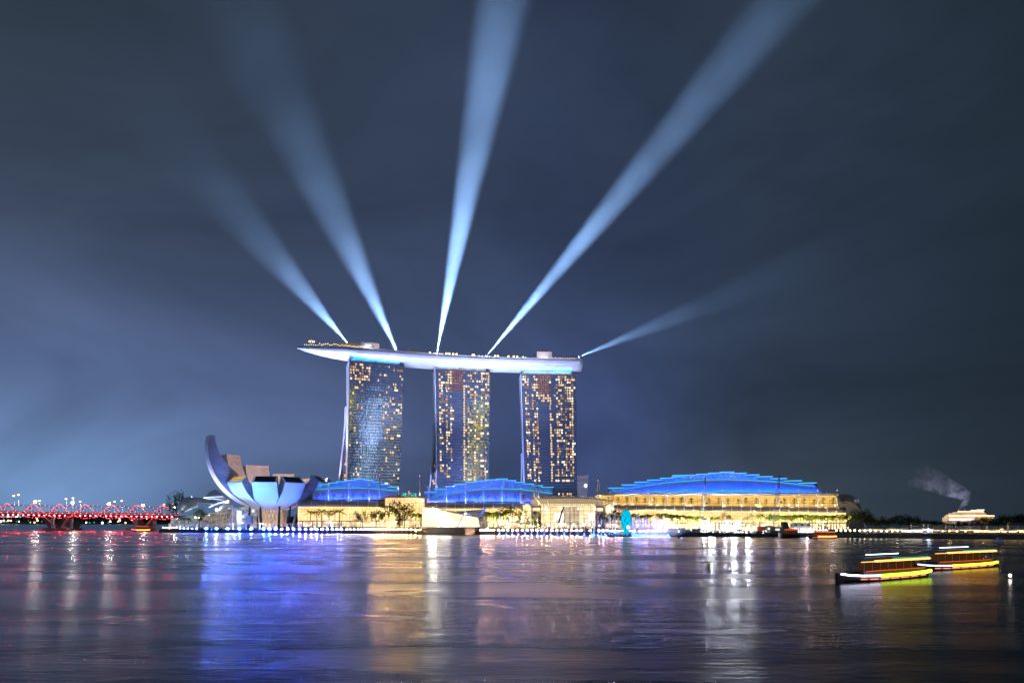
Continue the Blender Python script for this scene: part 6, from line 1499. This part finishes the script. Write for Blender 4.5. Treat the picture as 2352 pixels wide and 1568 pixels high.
# sail-like awning poles
pole0 = None
for x, y, lb in [(1018, 560, 0), (1090, 600, 0), (1168, 575, 0), (1218, 575, 0), (1325, 600, 0), (1430, 590, 0), (1540, 610, 0), (1565, 600, 0), (1700, 610, 0), (1812, 610, 0), (1912, 600, 0), (1995, 620, 0), (2160, 555, 0), (2172, 590, 0), (2275, 605, 0), (2340, 600, 0)]:
    px, py = z9(x), 1091+y*.1943; p = PG(px, ql(px, 12), 3); h_ = ZP(py, p.y)-3
    if pole0 is None:
        pole0 = thing('awning_pole', 'pale slender pole with string line before the dark wood on the right shore', 'pole', p, 'poles on the right shore'); mb = MB(); mb.tube([p, p+Vector((0, 0, 10))], 0.2, 5, 0.12); mb.build('shaft', MASTW, pole0)
        mb = MB(); mb.tube([p+Vector((0, 0, 9.6)), p+Vector((6, 0, 8.8)), p+Vector((12, 0, 9.3))], 0.07, 4); mb.build('string_line', MASTW, pole0); pole0.scale = (1, 1, h_/10)
    else: dup(pole0, p, sc=(1, 1, h_/10), rz=R.choice([0, 0, pi]))
tent = None
for px in [1985+R.uniform(-3, 3)+i*12.3 for i in range(32)]:
    p = PG(px, ql(px, R.uniform(5, 9)), ZQ+.05)
    if tent is None:
        tent = thing('stall', 'low stall with white awning and warm light along the right shore', 'stall', p, 'stalls on the right shore')
        mb = MB(); mb.loft([[p+Vector((x, y, z)) for x, y in ((-2.2*s_, -1.6*s_), (2.2*s_, -1.6*s_), (2.2*s_, 1.6*s_), (-2.2*s_, 1.6*s_))] for z, s_ in ((2.3, 1), (2.7, 1), (3.4, 0.1))]); mb.build('awning', OFFW, tent)
        mb = MB(); [mb.tube([p+Vector((x, y, 0)), p+Vector((x, y, 2.3))], 0.08, 4) for x in (-2, 2) for y in (-1.4, 1.4)]; mb.build('frame', STEEL, tent)
        mb = MB(); mb.box((p.x, p.y-1.0, p.z+2.05), (3.2, 0.3, 0.3)); mb.build('light_bar', L_WARM2, tent)
        mb = MB(); mb.box((p.x, p.y, p.z+0.5), (3.4, 1.2, 1.0)); mb.build('counter', BROWN, tent)
    else: dup(tent, p, sc=R.uniform(0.9, 1.3))
for px in range(2020, 2360, 40): lamp('POINT', 'shore_glow', PG(px, ql(px, 9), 6.5), 900, (1, 0.68, 0.3), None, shadow_soft_size=.5)
o = small_lamp('shore_lamp', PG(2308, 600, ZP(1196, 600)), 1.6, L_WARM2, 'round pale lamp among the dark trees at far right', None)
jt = thing('jetty', 'flat floating jetty off the right shore before the dark wood', 'jetty', PG(2170, ql(2170, -5), 0)); mb = MB(); mb.box((ORG[jt].x, ORG[jt].y, 0.6), (34, 4, 0.7), radians(-27)); mb.build('deck', DCONC, jt); mb = MB(); [mb.tube([ORG[jt]+Vector((dx, -dx*0.51, -1)), ORG[jt]+Vector((dx, -dx*0.51, 2.2))], 0.25, 6) for dx in (-14, -5, 5, 14)]; mb.build('pile', DARK, jt)
o = small_lamp('shore_lamp', PG(z9(1222), ql(z9(1222), 2), ZQ+2.5), 0.9, emat('lamp_blue', (0.45, 0.6, 1, 1), 60), 'single blue white lamp on the right shore above the jetty', None)
# cruise ship far behind the trees
YS = 1300
cs = thing('cruise_ship', 'brightly lit white cruise ship behind the dark wood at right', 'ship', PG(2232, YS, 0))
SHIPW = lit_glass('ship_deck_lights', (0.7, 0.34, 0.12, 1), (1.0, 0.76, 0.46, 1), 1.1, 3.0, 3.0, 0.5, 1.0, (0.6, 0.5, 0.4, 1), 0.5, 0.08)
def zs9(x, y): return P(1895+x*.1943, 1091+y*.1943, YS)
def tier_(x0, x1, y0, y1, d, dy, rake=0.0):
    mb = MB(); a, b_ = zs9(x0, y1), zs9(x1, y1); c, e = zs9(x0+rake*0.5, y0), zs9(x1-rake, y0); q = Vector((0, d, 0)); k = Vector((0, dy, 0)); m_ = Vector((9, 0, 0))
    lo = [a+k+m_, b_+k-m_, b_+Vector((0, d/2, 0)), b_+q-m_, a+q+m_, a+Vector((0, d/2, 0))]; hi = [c+k+m_, e+k-m_, e+Vector((0, d/2, 0)), e+q-m_, c+q+m_, c+Vector((0, d/2, 0))]
    mb.loft([lo, hi]); return mb
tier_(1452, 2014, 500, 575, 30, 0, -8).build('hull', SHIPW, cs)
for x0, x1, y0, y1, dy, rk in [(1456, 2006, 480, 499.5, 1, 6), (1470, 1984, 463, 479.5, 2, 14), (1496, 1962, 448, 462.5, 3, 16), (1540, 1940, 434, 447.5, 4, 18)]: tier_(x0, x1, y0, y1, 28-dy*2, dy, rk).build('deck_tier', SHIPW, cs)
SW_ = emat('ship_white_glow', (1, 0.80, 0.54, 1), 1.5)  # lit look of the upper works is put in as glow
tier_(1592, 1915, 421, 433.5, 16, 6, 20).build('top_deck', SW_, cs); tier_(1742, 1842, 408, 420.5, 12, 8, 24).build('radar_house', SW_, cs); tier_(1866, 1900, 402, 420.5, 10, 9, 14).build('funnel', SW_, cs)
mb = MB()
for i in range(26): p = zs9(1480+i*19.5, 503); mb.box((p.x, p.y-1.6, p.z), (5.5, 2, 2.2))
mb.build('lifeboats', emat('lifeboat_lit', (1, 0.45, 0.12, 1), 0.9), cs)['kind'] = 'stuff'
mb = MB()
for x in (1625, 1700, 1850): mb.tube([zs9(x, 421)+Vector((0, 12, 0)), zs9(x+2, 398)+Vector((0, 12, 0))], 0.5, 5)
mb.build('mast', WHITE, cs)
mb = MB()
for i in range(40): mb.ball(zs9(1465+i*13.5, 480+R.uniform(-2, 2))-Vector((0, 1, 0)), 1.3, 6, 4)
mb.build('deck_lamps', L_WARM2, cs)['kind'] = 'stuff'
mb = MB()
for y in (514, 524):
    p0, p1 = zs9(1466, y), zs9(1762, y); mb.tube([p0-Vector((0, 1.2, 0)), p1-Vector((0, 1.2, 0))], 1.4, 5)
mb.build('violet_strips', emat('ship_violet', (0.6, 0.6, 1, 1), 2.5), cs)
# smoke
m = bpy.data.materials.new('smoke'); m.use_nodes = True; t = NT(m.node_tree)
g = t.n('TexCoord').outputs['Object']; nz = t.n('TexNoise', None, Vector=g, Scale=0.06, Detail=5.0, Roughness=0.65, Distortion=1.0).outputs[0]
sz_ = t.n('SeparateXYZ', None, i0=g).outputs[2]
den = t.m('MULTIPLY', t.rng(nz, 0.43, 0.70, 0.0, 1.0), t.rng(sz_, 0, 95, 0.026, 0.003))
t.n('OutputMaterial', None, Volume=t.n('VolumeScatter', None, Color=(0.9, 0.9, 1, 1), Density=den))
mb = MB(); mb.tube([zs9(x, y)+Vector((0, 10, 0)) for x, y in ((1632, 415), (1645, 370), (1700, 320), (1735, 290), (1700, 235), (1610, 190), (1500, 150), (1380, 90), (1250, 30), (1120, -30))], [1.5, 3, 6, 8, 12, 15, 18, 22, 26, 30], 14)
tag(mb.build('smoke_plume', m, org=zs9(1632, 415), smooth=True), 'pale lilac smoke plume drifting left above the cruise ship', 'smoke', None, 'stuff')
lamp('POINT', 'smoke_fill', zs9(1700, 395)+Vector((0, 45, 0)), 460000, (0.75, 0.72, 1.0), cs, shadow_soft_size=3)  # added lamp hidden behind the ship to light the smoke
# teal lit building far behind between the towers
tb = thing('teal_building', 'low distant building with teal lights between left and middle towers', 'building', PG(938, 1100, 3)); mb = MB(); mb.box8([PG(921, 1100, 3), PG(958, 1100, 3), PG(958, 1120, 3), PG(921, 1120, 3)], [P(924, 1133, 1100), P(955, 1133, 1100), P(955, 1133, 1120), P(924, 1133, 1120)]); mb.build('wall', pmat('teal_wall', (0.03, 0.06, 0.07), 0.7), tb)
mb = MB()
for i in range(60): mb.ball(P(R.uniform(923, 956), R.uniform(1131.5, 1139), 1098), R.uniform(.4, .9), 6, 4)
mb.build('facade_lights', L_TEAL, tb)['kind'] = 'stuff'
mb = MB(); mb.tube([P(939, 1133, 1100), P(939, 1129, 1100)], 0.3, 4); mb.ball(P(939, 1129, 1100), 0.8, 6, 4); mb.build('roof_beacon', L_RED, tb)

# ================================================================== CITY BEHIND THE VIEWER, MIRRORED IN THE TOWER GLASS
def office(name, label, x, y, w_, d_, h_, dark, light, st, gu, gv):
    o = thing(name, label, 'building', (x, y, 3)); mb = MB(); mb.box((x, y, 3+h_/2), (w_, d_, h_)); mb.build('facade', lit_glass('office_glass', dark, light, st, gu, gv, 1.2, 1.6, (0.01, 0.01, 0.02, 1), -1.4, 0.045), o); return o
CITY = [(598, -610, 50, 40, 400, (0.0, 0.06, 0.25, 1), (0.70, 0.90, 1.0, 1), 13.0), (490, -620, 30, 30, 420, (0.20, 0.20, 0.0, 1), (1.0, 0.88, 0.04, 1), 12.0), (700, -610, 70, 40, 360, (0.02, 0.03, 0.06, 1), (0.75, 0.85, 1.0, 1), 7.0)]

for k_, ((x, y, w_, d_, h_, dk, lt, st), lb) in enumerate(zip(CITY, ['tall office tower with cold white lit floors behind the viewer', 'slim office tower with yellow green lit floors behind the viewer', 'office tower with few pale lit floors behind the viewer'])):
    office('office_tower', lb, x, y, w_, d_, h_, dk, lt, st, 9.0, 7.0)
